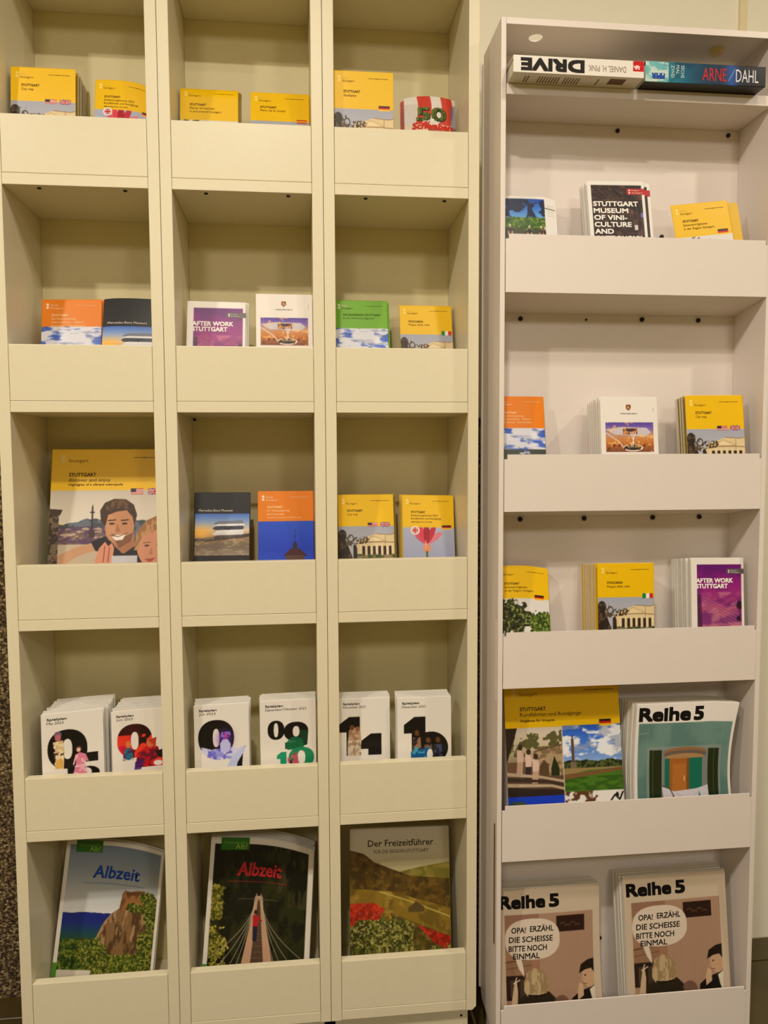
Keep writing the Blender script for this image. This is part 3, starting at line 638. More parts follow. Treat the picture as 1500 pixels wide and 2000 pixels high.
c.rect(54, 96.5, 76, 104, (206, 206, 214)); c.speck(c.reg(0, 104, 100, H), (120, 100, 84), 12, 38, .5)
c.rect(0, 0, 100, B, YEL)
for y in (7, 10.6): c.ell(9.8, y, 2, 2, (240, 206, 110))
flag_us(c, 69, 36.2, 80, 41.6); flag_uk(c, 84, 36, 95.4, 42)
it.cover(c)
it.text('Region', 14.6, 24, 7.6, 2.3, (238, 206, 100)); it.text('Stuttgart', 14.6, 31.5, 11.8, 2.8, (120, 84, 20)); it.text('www.stuttgart-tourist.de', 71, 93, 8.2, 1.2, INK, .02)
it.text('STUTTGART', 15.2, 38.6, 25, 3.3, INK, .03); it.text('discover and enjoy', 15.2, 51, 29.6, 3.1, INK); it.text('Highlights of a vibrant metropolis', 15.2, 62, 33.4, 2.1, INK, .025); it.block()
it = item('museum_brochure', .3690, .070, ZF[3], .1140, .2364, 14.7, -.5, t=.006, label='thick black museum brochure with a silver building, third row of the middle cream unit')
black_cover(it, 39, 8, 68, 35, 1.6, .16)
back_copies('museum_brochure', it, 1, .0075, 'black brochure directly behind the thick black museum brochure in the middle unit', 'brochure', None, KM, .001)
it = item('hiking_brochure', .4985, .070, ZF[3], .1140, .2374, 12.2, t=.004, label='orange hiking brochure with a tower against a blue sky, middle cream unit')
yellow(it, 'STUTTGART', ['Der Weinwanderweg', 'Bad Cannstatt'], art_tower, 55, small='Wandern in der Stadt mit schöner Aussicht', base=ORA, tint=(252, 226, 176), region='Stadt', vis=.155)
back_copies('hiking_brochure', it, 2, .006, 'orange brochure behind the blue-sky one in the middle cream unit', 'brochure', 'orange brochures in the middle unit', OM, -.0002, .0004)
it = item('city_map', .6640, .060, ZF[3], .1160, .2293, 12.6, t=.004, label='yellow city map with US and UK flags beside the tulip brochure', cat='map')
yellow(it, 'STUTTGART', ['City map'], art_map, 57, CITYF, vis=.155)
back_copies('city_map', it, 5, .0085, 'yellow city map behind the front one next to the tulip brochures', 'map', 'city maps beside the tulip brochures', YM2, .0018, .0008, .005)
it = item('tour_brochure', .7990, .065, ZF[3], .1100, .2276, 16.6, -1.3, t=.004, label='yellow tours brochure with a pink tulip and round UK badge, right cream unit')
yellow(it, 'STUTTGART', ['Entdeckungstouren 2023', 'Rundfahrten und Rundgänge'], art_tulip, 63, (F_badge(24, 69, 8.6), F_ge(76, 94, 59, 67)), 'Sightseeing tours and walks', vis=.155)
back_copies('tour_brochure', it, 4, .0075, 'yellow brochure behind the front tulip brochure in the right cream unit', 'brochure', 'tulip tour brochures', YM, -.0006)

# ---- row 4: season programmes ------------------------------------------------
def digit0(c, x0, y0, x1, y1, hx, hy, cc):
    cx, cy = (x0+x1)/2, (y0+y1)/2
    m = ((np.abs(c.X-cx)/((x1-x0)/2))**2.25+(np.abs(c.Y-cy)/((y1-y0)/2))**2.25 <= 1) & ~((np.abs(c.X-cx)/hx)**2.4+(np.abs(c.Y-cy)/hy)**2.4 <= 1)
    c.put(m.astype(float), cc); return m
def one(c, x, y0, y1, wd, cc):
    return c.poly([(x, y0+wd*.55), (x+wd*.75, y0), (x+wd*1.55, y0), (x+wd*1.55, y1), (x+wd*.55, y1), (x+wd*.55, y0+wd*1.15), (x, y0+wd*1.15)], cc)
def programme(it, month, art):
    c = Cv(it.w, it.h, (238, 232, 224), .0010, .135); art(c); it.cover(c)
    it.text('Spielplan', 9, 41, 12.4, 4.4, (24, 18, 18), .035); it.text(month, 9, 9+3.35*len(month), 19, 4.2, (40, 34, 34)); it.block()
def a_mai(c):
    digit0(c, 9, 30, 73, 98, 7.5, 17.5, BLK); c.poly([(60, 74), (90, 74), (90, 90), (66, 90)], BLK); c.poly([(40, 94), (62, 92), (66, 112), (40, 112)], BLK); c.ell(74, 110, 18, 12, BLK); c.ell(66, 108, 13, 9, (238, 232, 224))
    c.ell(26, 38, 6, 6, (120, 96, 120)); c.ell(26, 43, 5, 6, (190, 110, 120)); c.poly([(18, 50), (34, 48), (36, 66), (34, 98), (20, 97), (22, 70)], (222, 190, 140)); c.rect(19, 69, 35, 75, (90, 60, 40)); c.speck(c.pmask([(18, 50), (34, 48), (34, 98), (20, 97)]), (240, 226, 190), 4, 41, .5); c.poly([(22, 80), (33, 80), (33, 97), (21, 96)], (214, 160, 60), .7)
    c.ell(59, 66, 5, 5.5, (90, 50, 50)); c.ell(58.6, 67.5, 3.2, 3.8, (238, 196, 176)); c.poly([(53, 76), (60, 72), (70, 76), (75, 90), (66, 86), (72, 112), (48, 112), (54, 90)], (224, 130, 160)); c.line([(54, 78), (50, 92)], 2.4, (238, 196, 180)); c.speck(c.pmask([(53, 76), (70, 76), (72, 112), (48, 112)]), (244, 190, 206), 4, 42, .56)
def a_juni(c):
    m = digit0(c, 10, 27, 74, 92, 7, 17, (60, 10, 18)); c.put((m & (c.X < 38) & (c.Y > 48)).astype(float), (206, 24, 60)); c.put((m & (c.X > 52)).astype(float), (36, 10, 14))
    c.speck(m & (c.Y > 48), (236, 60, 40), 12, 43, .54); c.ell(30, 66, 5, 7, (226, 120, 70)); c.ell(30, 84, 8, 12, (30, 110, 140)); c.speck(c.reg(20, 74, 40, 98), (80, 40, 90), 5, 44, .55)
    c.poly([(46, 84), (66, 70), (84, 74), (92, 96), (92, 112), (42, 112)], (204, 24, 34)); c.ell(70, 66, 7, 9, (216, 110, 70)); c.poly([(66, 60), (82, 56), (80, 76)], (190, 60, 30)); c.speck(c.pmask([(46, 84), (84, 74), (92, 112), (42, 112)]), (110, 10, 40), 8, 45, .55)
    c.poly([(78, 84), (100, 78), (100, 98), (88, 98)], (20, 14, 16)); c.ell(88, 104, 14, 8, (236, 70, 60)); c.ell(84, 106, 8, 5, WHT); c.poly([(42, 100), (60, 96), (52, 116), (40, 116)], (50, 30, 120), .8)
def a_juli(c):
    digit0(c, 7, 29, 72, 96, 6, 17, BLK); g = np.exp(-(((c.X-55)/13)**2+((c.Y-66)/16)**2)); c.put(g, (110, 60, 200), .9)
    m = c.pmask([(12, 78), (30, 84), (48, 82), (60, 78), (76, 84), (94, 80), (90, 92), (78, 102), (40, 104), (24, 98), (14, 90)]); c.put(m.astype(float), (150, 150, 236)); c.speck(m, (222, 222, 250), 12, 46, .48, .9, .12, 6); c.speck(m, (90, 84, 210), 9, 47, .6, .8)
    c.poly([(46, 74), (52, 66), (60, 66), (66, 76), (62, 90), (48, 90)], (196, 196, 250)); c.ell(56, 60, 4.6, 5, (186, 60, 150)); c.speck(c.reg(48, 52, 66, 62), (150, 110, 230), 3, 48, .5)
    c.poly([(68, 98), (92, 80), (90, 92), (76, 118), (58, 118)], (196, 206, 246)); c.poly([(78, 110), (88, 94), (86, 118), (76, 118)], BLK)
def a_sep(c):
    digit0(c, 13, 37, 43, 72, 4, 13, BLK); digit0(c, 42, 41, 86, 76, 6, 9.5, BLK); c.poly([(70, 56), (86, 58), (84, 84), (60, 90), (44, 90), (44, 78), (62, 78), (70, 72)], (20, 60, 40))
    c.put((c.reg(44, 66, 86, 92) & (np.hypot(c.X-62, c.Y-84) < 16)).astype(float), (16, 110, 70), .85)
    one(c, 29, 95, 122, 11, (24, 150, 110)); digit0(c, 50, 88, 96, 126, 7, 13, (24, 140, 96)); c.speck(c.reg(48, 92, 80, 122), (206, 90, 110), 10, 49, .54, .95); c.speck(c.reg(52, 96, 74, 122), (60, 30, 50), 6, 50, .6)
    c.ell(73, 107, 6, 12, WHT)
def a_nov(c):
    one(c, 1, 36, 112, 26, BLK); one(c, 43, 70, 112, 26, BLK)
    c.poly([(20, 62), (30, 56), (42, 62), (44, 84), (42, 112), (20, 112), (18, 84)], (196, 160, 130)); c.ell(26, 57, 4.6, 5, (110, 66, 46)); c.ell(37, 60, 4.4, 5, (150, 96, 66)); c.poly([(18, 82), (44, 82), (42, 112), (32, 112), (31, 94), (28, 112), (17, 112)], (222, 206, 184)); c.line([(22, 72), (40, 74)], 3, (224, 180, 150))
    c.speck(c.pmask([(20, 62), (42, 62), (44, 112), (18, 112)]), (150, 112, 86), 6, 51, .58, .7)
def a_dez(c):
    one(c, 12, 36, 112, 26, BLK); m = ((c.X-62)/32)**2+((c.Y-94)/30)**2 <= 1; c.put((m & (c.X > 45)).astype(float), BLK); c.poly([(40, 66), (62, 64), (62, 112), (40, 112)], BLK)
    for (x, y, hc, bc, hh) in ((36, 66, (176, 120, 80), (150, 110, 80), 40), (57, 80, (190, 130, 100), (120, 84, 60), 30), (75, 80, (160, 110, 86), (60, 74, 110), 32)):
        c.ell(x, y, 3.4, 4.6, hc); c.poly([(x-4, y+3), (x-5, y-4), (x, y-7), (x+5, y-3), (x+5, y+6)], (90, 52, 30), .8); c.poly([(x-7, y+8), (x+7, y+8), (x+8, y+hh), (x-8, y+hh)], bc); c.speck(c.reg(x-7, y+8, x+8, y+hh), (40, 30, 40), 5, int(x), .55)
    c.poly([(25, 100), (60, 92), (62, 116), (25, 116)], (20, 90, 150)); c.speck(c.reg(25, 92, 62, 116), (60, 160, 190), 6, 52, .55); c.ell(60, 106, 5.5, 10, WHT)
PL = 'white theatre programme booklet for %s, front of its stack'
def prog(month, text, art, n, dy, *a, dxs=0.0, **k):
    it = item('programme_booklet', *a, t=.0035, label=(PL % month) + k.pop('extra', ''), cat='booklet', **k)
    programme(it, text, art)
    back_copies('programme_booklet', it, n, dy, 'white programme booklet stacked behind the front %s one' % month, 'booklet', '%s programme stack' % month, WHITE, dxs, .0022, .0042)
prog('May', 'Mai 2023', a_mai, 9, .0105, .0800, .0312, ZF[4], .1130, .2180, 2.6, yaw=13)
prog('June', 'Juni 2023', a_juni, 9, .0095, .2020, .050, ZF[4], .1040, .2110, 2.7, yaw=9, dxs=.0001)
prog('July', 'Juli 2023', a_juli, 5, .0085, .3666, .036, ZF[4], .1080, .2200, 2.6, yaw=4)
prog('September and October', 'September/Oktober 2023', a_sep, 6, .0075, .4990, .030, ZF[4], .1110, .2270, 1.3, yaw=3)
prog('November', 'November 2023', a_nov, 5, .0085, .6540, .050, ZF[4], .1060, .2180, 1.5, dxs=.0002)
prog('December', 'Dezember 2023', a_dez, 4, .0110, .7762, .030, ZF[4], .1120, .2205, 2.6, dxs=-.0004)

# ---- row 5: large magazines ------------------------------------------------
def leafy(c, m, base, dark, light, sc, seed):
    c.put(m.astype(float), base); c.speck(m, dark, sc*.8, seed, .5, .75, .12); c.speck(m, dark, sc*.35, seed+7, .55, .8); c.speck(m, light, sc*.4, seed+1, .58, .9); c.speck(m, light, sc*.22, seed+3, .66, .7)
def castle_art(c):
    H = c.H; M = c.reg(4, 4, 97, H)
    c.grad(4, 4, 97, 72, [(120, 136, 160), (150, 160, 172), (196, 200, 204), (228, 228, 226)], M)
    k = (c.Y > 69+1.6*(c.noise(12, 61)-.5)*2) & M; c.put(k.astype(float), (30, 44, 128)); c.grad(4, 78, 97, 96, [(30, 46, 130), (28, 70, 96), (40, 80, 50)], k)
    k = (c.Y > 94+3*(c.noise(10, 62)-.5)) & M; leafy(c, k, (60, 86, 30), (28, 50, 18), (120, 130, 50), 6, 63)
    rock = c.pmask([(40, 92), (46, 78), (52, 70), (60, 64), (62, 50), (64, 46), (70, 47), (76, 45), (84, 44), (86, 50), (98, 50), (98, H), (30, H), (34, 108)]) & M
    c.put(rock.astype(float), (134, 100, 66)); c.speck(rock, (82, 58, 38), 6, 65, .5, .9, .1, 22); c.speck(rock, (186, 150, 108), 4, 66, .58, .8, .1, 14)
    c.put((c.pmask([(61, 66), (62, 49), (66, 47), (68, 49), (72, 46.5), (78, 44.5), (83, 46), (84, 58), (74, 64)]) & M).astype(float), (156, 106, 64)); c.speck(c.pmask([(61, 66), (62, 48), (83, 45), (84, 58)]), (110, 72, 42), 4, 67, .52)
    for (x, y, rx, ry, sd) in ((88, 52, 10, 7, 70), (76, 62, 12, 6, 71), (92, 66, 10, 14, 72), (90, 92, 12, 14, 73), (72, 118, 26, 12, 74), (40, 110, 14, 18, 75), (28, 104, 9, 12, 76), (88, 116, 14, 14, 78), (52, 124, 16, 10, 79)):
        k = (np.hypot((c.X-x)/rx, (c.Y-y)/ry)+.55*(c.noise(6, sd)-.5)*2 < .9) & M; leafy(c, k, (88, 102, 34), (40, 56, 18), (160, 156, 66), 4, sd)
def bridge_art(c):
    H = c.H; M = c.reg(4, 6, 95, H)
    c.rect(4, 6, 95, H, (26, 26, 16)); c.speck(M, (46, 48, 22), 9, 81, .52, .9, .15, 16); c.speck(c.reg(60, 6, 95, 60), (70, 64, 36), 5, 82, .6, .8, .1, 18)
    for (x, y, rx, ry, sd) in ((8, 60, 9, 20, 83), (10, 96, 12, 14, 84), (14, 120, 14, 12, 85)):
        k = (np.hypot((c.X-x)/rx, (c.Y-y)/ry)+.7*(c.noise(5, sd)-.5)*2 < .85) & M; leafy(c, k, (130, 124, 40), (60, 64, 20), (190, 176, 80), 4, sd)
    c.poly([(47, 52), (51, 52), (72, H), (30, H)], (190, 150, 120)); c.poly([(48.2, 56), (50.2, 56), (60, H), (42, H)], (84, 64, 50))
    for k in range(14):
        y = 70+k*5.2; t = (y-56)/(H-56); c.line([(49-8*t, y), (49.5+10*t, y)], .5, (120, 96, 76), .8)
    for (a, b, cdir) in ((46, 4, -1), (52, 95, 1)):
        for q in range(4):
            pts = [(49+cdir*(2+q*.6)+cdir*(44-q*6)*(s_**2.0), 50+q*1.2+(58-q*3+q*14*s_)*s_) for s_ in np.linspace(0, 1, 14)]; c.line(pts, .55, (196, 176, 160), .75)
    c.line([(30, 55), (68, 55)], .5, (110, 100, 70), .7)
    c.ell(47, 66.5, 1.7, 2.1, (60, 36, 26)); c.poly([(44.4, 69), (49.4, 69), (50, 79), (44.6, 79)], (176, 34, 40)); c.line([(49, 71), (53, 74)], 1.3, (176, 34, 40)); c.poly([(44.8, 79), (49.4, 79), (48.8, 92), (45.2, 92)], (34, 36, 50))
def alb(it, art, tc, x0, x1, base):
    c = Cv(it.w, it.h, (236, 230, 220), .0011, .285); H = c.H
    art(c); c.rect(0, 0, 4, H, (238, 232, 222)); c.rect(97 if art is castle_art else 95, 0, 100, H, (238, 232, 222)); c.rect(0, 0, 100, 4.4 if art is castle_art else 6, (238, 232, 222))
    c.rect(10, 0, 37, 11.5, (52, 112, 30)); c.rect(0, H-30, 4.4, H, (80, 150, 40)); c.rect(4.6, 123, 38, 130, (216, 206, 190)); c.line([(x0-8, base+5), (x1+6, base+5)], .6, tc, .6)
    it.cover(c, m=print_mat('gloss_print', .22))
    it.text('Schwäbische', 13, 35, 5.8, 2.4, (120, 170, 60)); it.text('Alb!', 24, 35, 10.4, 4.6, (160, 190, 80)); it.text('Albzeit', x0, x1, base, 12.2, tc, .02, shear=.12); it.block()
def droop(a):
    return lambda u, s: (0*u, .012*(u-.5)**2, -a*np.clip(u-.35, 0, 1)**2*s)
it = item('regional_magazine', .1270, .085, ZF[5], .2060, .3020, 15.0, -4.6, t=.005, label='leaning regional magazine with a blue title and castle rock, left cream unit', cat='magazine', deform=droop(.05))
alb(it, castle_art, (28, 70, 170), 30, 77, 36)
back_copies('regional_magazine', it, 1, .009, 'regional magazine behind the castle rock one, bottom left', 'magazine', None, WHITE, .002, 0)
it = item('regional_magazine', .4410, .040, ZF[5], .2200, .3120, 16.5, -3.6, t=.005, label='dark regional magazine with a red title and a suspension bridge', cat='magazine', deform=droop(.06))
alb(it, bridge_art, (196, 40, 48), 27, 69, 34.5)
back_copies('regional_magazine', it, 5, .0078, 'pale magazine edge in the stack behind the suspension bridge magazine', 'magazine', 'regional magazines in the middle unit', WHITE, .0004, .0006)
it = item('leisure_guide', .7347, .050, ZF[5], .2170, .3200, 12.6, -1.1, t=.012, label='thick leisure guide with vineyard hills on its cover, bottom of the right cream unit', cat='book')
c = Cv(it.w, it.h, (196, 184, 160), .0011, .245); H = c.H
c.grad(0, 0, 100, 50, [(206, 196, 176), (200, 190, 160), (176, 164, 110)])
def hill(pts, b, d, l, sc, sd):
    m = c.pmask(pts); c.put(m.astype(float), b); c.speck(m, d, sc, sd, .5, .7, .15); c.speck(m, l, sc*.6, sd+1, .6, .6, .1)
hill([(40, 44), (70, 38), (100, 34), (100, 60), (40, 60)], (136, 124, 50), (110, 100, 36), (160, 144, 70), 9, 91)
hill([(0, 20), (14, 24), (24, 32), (44, 40), (60, 46), (100, 50), (100, 80), (0, 80)], (96, 72, 26), (64, 48, 18), (130, 100, 40), 7, 93)
hill([(0, 56), (40, 60), (100, 78), (100, H), (0, H)], (140, 112, 36), (100, 80, 24), (180, 146, 60), 12, 95)
c.line([(30, 60), (60, 70), (100, 86)], 1.2, (190, 170, 90)); c.poly([(58, 76), (66, 70), (74, 76), (74, 80), (58, 80)], (90, 74, 40))
hill([(0, 70), (24, 70), (34, 76), (26, 90), (0, 90)], (190, 46, 24), (130, 30, 18), (220, 90, 50), 4, 97)
hill([(40, 80), (100, 104), (100, H), (60, H)], (100, 84, 34), (66, 56, 22), (140, 120, 56), 8, 99)
hill([(66, 92), (100, 104), (100, 116), (84, 110)], (186, 44, 24), (120, 30, 18), (214, 90, 54), 4, 101)
k = (c.Y > 84+18*np.abs(c.X/100-.3)+8*(c.noise(9, 103)-.5)*2) & (c.X < 62+6*(c.noise(8, 105)-.5)); leafy(c, k, (96, 100, 34), (46, 46, 16), (176, 168, 90), 5, 106)
k = (c.Y > 112+6*(c.noise(7, 108)-.5)*2) & (c.X > 50); leafy(c, k, (110, 112, 40), (56, 52, 20), (180, 170, 90), 5, 109)
it.cover(c); it.text('Der Freizeitführer', 18, 84, 17.5, 6.2, (60, 40, 22), .012); it.text('FÜR DIE REGION STUTTGART', 24, 79, 24, 3.2, (84, 60, 34)); it.block()

# ------------------------------------------------------------------ contents of the steel rack
def rlift(d): return -0.157*d
it = item('cycling_leaflet', .9755, -.030, zr(0, -.030)+.003, .1190, .2040, 13.0, t=.003, label='leaflet with cyclists under a tree, top tray of the steel rack', deform=lambda u, s: (.010*np.clip(.62-s, 0, 1), .010*(u-.5)**2, -.006*np.clip(u-.8, 0, 1)*5*s))
c = Cv(it.w, it.h, (236, 232, 226), .0010, .125); M = c.reg(0, 5, 80, c.H)
c.grad(0, 5, 80, 44, [(24, 70, 170), (60, 130, 220), (120, 180, 236)]); k = (c.noise(11, 111)+.25*np.exp(-((c.X-30)/40)**2-((c.Y-16)/22)**2) > .62) & M & (c.Y < 40); c.put(k.astype(float), (14, 32, 70))
c.line([(0, 34), (30, 22), (66, 12)], 1.6, (14, 28, 50)); k = (c.Y > 38+3*(c.noise(14, 113)-.5)*2) & M; leafy(c, k, (76, 120, 32), (40, 80, 22), (130, 150, 50), 8, 114)
c.rect(0, 60, 80, c.H, (70, 74, 60)); c.speck(c.reg(0, 56, 80, c.H), (60, 70, 40), 6, 116, .5); c.rect(0, 9, 14, 14, (206, 70, 40)); c.rect(0, 16, 12, 17.5, (200, 190, 230))
for x, q in ((20, (70, 50, 60)), (52, (40, 40, 44)), (72, (80, 52, 44)), (79, (60, 36, 36))):
    m = (c.X < 80); 
    for (ex, ey, rx, ry, cc) in ((x, 52+x % 5, 1.7, 1.9, (226, 214, 206)), (x+.6, 55+x % 5, 1.5, 1.8, (190, 140, 110)), (x, 60+x % 5, 3.4, 4.2, q), (x-3, 65+x % 5, 1.2, 3, (210, 170, 140)), (x+3.2, 65+x % 5, 1.2, 3, (210, 170, 140)), (x, 71, 1.6, 5, (30, 28, 30))):
        c.put((((c.X-ex)/rx)**2+((c.Y-ey)/ry)**2 < 1).astype(float)*m, cc)
for y in (14, 17, 24, 28, 32): c.rect(84, y, 96, y+.8, (190, 186, 180))
c.rect(80, 19.4, 98, 21, (70, 64, 60)); it.cover(c); it.block()
it = item('wine_museum_booklet', 1.1449, -.050, zr(0, -.050), .1153, .2255, 10.1, 1.2, t=.004, label='dark museum of viniculture booklet with white capitals and a red tag, steel rack', cat='booklet')
c = Cv(it.w, it.h, (240, 236, 230), .0010, .145); M = c.reg(6.5, 7, 95, 170)
c.rect(6.5, 7, 95, c.H-6, (52, 32, 30)); c.speck(M, (30, 18, 20), 12, 121, .5, .8, .15); c.speck(M, (104, 70, 56), 10, 122, .62, .7, .1, 5)
for k in range(9): c.line([(10+k*9, 8+k % 3*4), (30+k*8, 24+k % 2*9)], .6, (140, 110, 96), .6)
for x in (84, 92): c.line([(x, 46), (x, 130)], .7, (96, 70, 66))
for y in (66, 78, 90): c.line([(62, y), (95, y+3)], .6, (96, 70, 66))
c.rect(91, 56, 95, 64, (110, 110, 190)); c.rect(78, 77, 84, 86, (220, 206, 200)); c.line([(72, 62), (76, 50), (77, 64)], .7, (150, 110, 96)); c.line([(50, 52), (72, 62)], .6, (150, 120, 100), .6)
c.rect(69, 13, 100, 23.5, (188, 30, 32)); c.ell(73.5, 16, 1.6, 1.6, WHT); c.ell(73.5, 20.5, 1.6, 1.6, WHT)
it.cover(c); it.text('Region', 77.5, 91, 17, 2.5, (240, 210, 200)); it.text('Stuttgart', 77.5, 96, 21.6, 2.5, (240, 210, 200))
for st, x1, b in (('STUTTGART', 87, 44.5), ('MUSEUM', 69, 56.6), ('OF VINI-', 66, 68.7), ('CULTURE', 73, 80.8), ('AND', 41, 92.9), ('GASTRONOMY', 90, 105)): it.text(st, 8.5, x1, b, 8.6, WHT, .035)
it.block()
ob = back_copies('wine_museum_booklet', it, 1, .006, 'white edged booklet sticking out right of the dark viniculture booklet', 'booklet', None, WHITE, .014, 0, lift=rlift)[0]
box('cover_picture', it.w/2-.030, it.w/2-.0058, -.0004, 0, .010, it.h-.008, mat('dark_brown_print', (52, 32, 30), .4), ob, 0)
box('red_tag', it.w/2-.034, it.w/2, -.0008, -.00042, it.h-.027, it.h-.015, mat('red_tag_print', (188, 30, 32), .4), ob, 0)
back_copies('wine_museum_booklet', it, 3, .0085, 'white booklet edge left behind the dark viniculture booklet', 'booklet', 'viniculture booklets at the back', WHITE, -.0012, .0006, lift=rlift, dx0=0, tops=0)
it = item('guide_brochure', 1.3110, -.046, zr(0, -.046), .1180, .1800, 7.7, 7.1, t=.003, label='tilted yellow guide with a German flag in the top tray of the rack')
yellow(it, 'STUTTGART', ['Sehenswürdigkeiten', 'in der Region Stuttgart'], art_trees, 56, (F_ge(75, 93, 47.5, 57),))
back_copies('guide_brochure', it, 1, .007, 'tilted yellow guide behind and right of the front one in the top rack tray', 'brochure', None, YM, .024, 0, lift=rlift)
it2 = None
# second tray
it = item('hiking_brochure', .9655, -.020, zr(1, -.020)+.002, .1010, .2280, 10.0, t=.003, label='glossy orange hiking brochure with clouds in the second tray of the steel rack', deform=lambda u, s: (0*u, .016*np.clip(u-.6, 0, 1)**2, 0*u))
yellow(it, 'STUTTGART', ['Der Weinwanderweg', 'Untertürkheim · Uhlbach', 'Rotenberg · Obertürkheim'], art_sky, 64, base=ORA, tint=(252, 226, 176), region='Stadt', vis=.15)
it = item('car_museum_flyer', 1.1719, -.054, zr(1, -.054), .1166, .2185, 6.8, t=.004, label='white car museum flyer with a crest and a framed photo, in the steel rack')
car_museum(it)
back_copies('car_museum_flyer', it, 6, .0095, 'white flyer in the loose stack behind the crested flyer of the steel rack', 'brochure', 'car museum flyers in the rack', WHITE, -.0004, .0012, .0055, lift=rlift)
it = item('city_map', 1.3497, -.054, zr(1, -.054), .1206, .2225, 7.2, .5, t=.004, label='yellow city map with US and UK flags in the second tray of the steel rack', cat='map')
yellow(it, 'STUTTGART', ['City map'], art_map, 56, CITYF, vis=.15)
back_copies('city_map', it, 4, .0088, 'yellow city map behind the front one in the second rack tray', 'map', 'city maps in the rack', YM2, -.0004, .0006, .0055, lift=rlift)
# third tray
it = item('guide_brochure', .9735, -.020, zr(2, -.020)+.002, .1100, .2320, 10.0, t=.003, label='yellow sights guide with green trees at the left of the third rack tray', deform=droop(.02))
yellow(it, 'STUTTGART', ['Sehenswürdigkeiten', 'in der Region Stuttgart'], art_trees, 60, (F_ge(72, 90, 53, 62),), vis=.15)
back_copies('guide_brochure', it, 3, .005, 'yellow guide behind the tree-covered one in the third rack tray', 'brochure', 'sights guides in the third tray', YM, 0, .001, .003, lift=rlift)
it = item('city_map', 1.1694, -.054, zr(2, -.054), .1162, .2340, 4.9, -.4, t=.004, label='yellow city map with an Italian flag, front of the thick stack in the steel rack', cat='map')
yellow(it, 'STOCCARDA', ['Mappa della città'], art_map, 58, STOF, vis=.16)
back_copies('city_map', it, 9, .0086, 'yellow map in the thick stack behind the Italian one of the steel rack', 'map', 'Italian city maps in the rack', YM, -.0006, .0009, .0062, lift=rlift)
it = item('nightlife_brochure', 1.3633, -.054, zr(2, -.054), .1118, .2405, 5.7, -.8, t=.004, label='purple after work brochure with white border in the steel rack, front of its stack')
after_work(it)
back_copies('nightlife_brochure', it, 8, .0086, 'white brochure stacked behind the purple one in the steel rack', 'brochure', 'after work brochures in the rack', WHITE, -.0004, .0007, .006, lift=rlift)
# fourth tray
it = item('group_tour_magazine', 1.0590, -.040, zr(3, -.040)+.002, .2430, .3330, 10.5, t=.004, label='large yellow group tours magazine with stairs and a column in a park, steel rack', cat='magazine')
c = Cv(it.w, it.h, YEL, .0011, .255); H = c.H; B = 36.4
M = c.reg(0, B, 48.4, H); c.grad(0, B, 48.4, 66, [(216, 206, 190), (206, 190, 160), (150, 130, 100)])
k = (c.Y < 60) & (c.Y > 40+12*(c.noise(8, 131)-.3)) & M; c.put(k.astype(float)*(c.noise(5, 132) > .5), (92, 90, 50))
c.poly([(24, 56), (40, 52), (48.4, 51), (48.4, 82), (24, 78)], (176, 150, 116)); c.speck(c.reg(24, 52, 48.4, 82), (120, 96, 68), 4, 133, .5, .8, .1, 3); c.line([(24, 56), (48.4, 51)], 1.0, (90, 72, 50)); c.poly([(28, 78), (28, 68), (32, 63), (36, 67), (36, 80)], (90, 66, 44))
c.poly([(0, B), (10, B), (7, 46), (3, 56), (0, 66)], (44, 32, 24)); c.poly([(38, 70), (41, 60), (45, 70), (45, 78), (38, 78)], (34, 44, 20))
c.rect(0, 64, 24, 76, (110, 84, 60)); c.rect(0, 76, 48.4, H, (92, 70, 54)); c.rect(48.4, B, 49, H, (226, 214, 196))
for (x, y) in ((12, 52), (19, 56), (25, 60)):
    c.ell(x, y, 2, 2.4, (60, 44, 36)); c.poly([(x-3, y+2), (x+3, y+3), (x+2, y+12), (x-3, y+12)], (222, 190, 176)); c.line([(x+2, y+4), (x+7, y+2)], 1.4, (200, 160, 130)); c.poly([(x-3, y+12), (x+2, y+12), (x+1, y+22), (x-4, y+22)], (52, 44, 44) if x == 19 else (196, 160, 140))
for k in range(5): c.poly([(0, 72+k*4.5), (30+k*4, 76+k*3.6), (48.4, 80+k*3), (48.4, 82+k*3), (30+k*4, 78+k*3.6), (0, 75+k*4.5)], (60, 44, 36) if k % 2 else (190, 166, 140))
c.poly([(0, 84), (20, 86), (48.4, 88), (48.4, 92), (0, 94)], (46, 34, 30)); c.rect(0, 92, 48.4, H, (24, 62, 196)); c.speck(c.reg(0, 96, 48.4, H), (60, 80, 40), 9, 134, .58)
M = c.reg(49, 35.4, 100, 90); c.grad(49, 35.4, 100, 68, [(36, 88, 200), (70, 124, 222), (150, 180, 232)]); c.speck(c.reg(49, 35.4, 100, 66), (244, 244, 248), 15, 135, .52, .95, .08, 7); c.speck(c.reg(49, 35.4, 100, 66), (150, 160, 190), 12, 136, .62, .6, .1, 6)
k = (c.Y > 65+2.4*(c.noise(6, 137)-.5)*2) & M; leafy(c, k, (40, 54, 26), (22, 34, 14), (90, 100, 50), 4, 138)
c.rect(49, 71, 100, 76, (150, 128, 84)); c.poly([(49, 77), (70, 73), (100, 72), (100, 90), (49, 90)], (72, 116, 30)); c.speck(c.reg(49, 78, 100, 90), (44, 84, 20), 9, 139, .5, .8, .1, 3); c.poly([(49, 76), (100, 71.5), (100, 74), (49, 80)], (120, 84, 50))
c.rect(56, 47, 58.4, 68, (92, 74, 60)); c.rect(56.6, 44, 57.8, 47, (70, 54, 44)); c.rect(54.6, 66, 60, 71, (120, 104, 84))
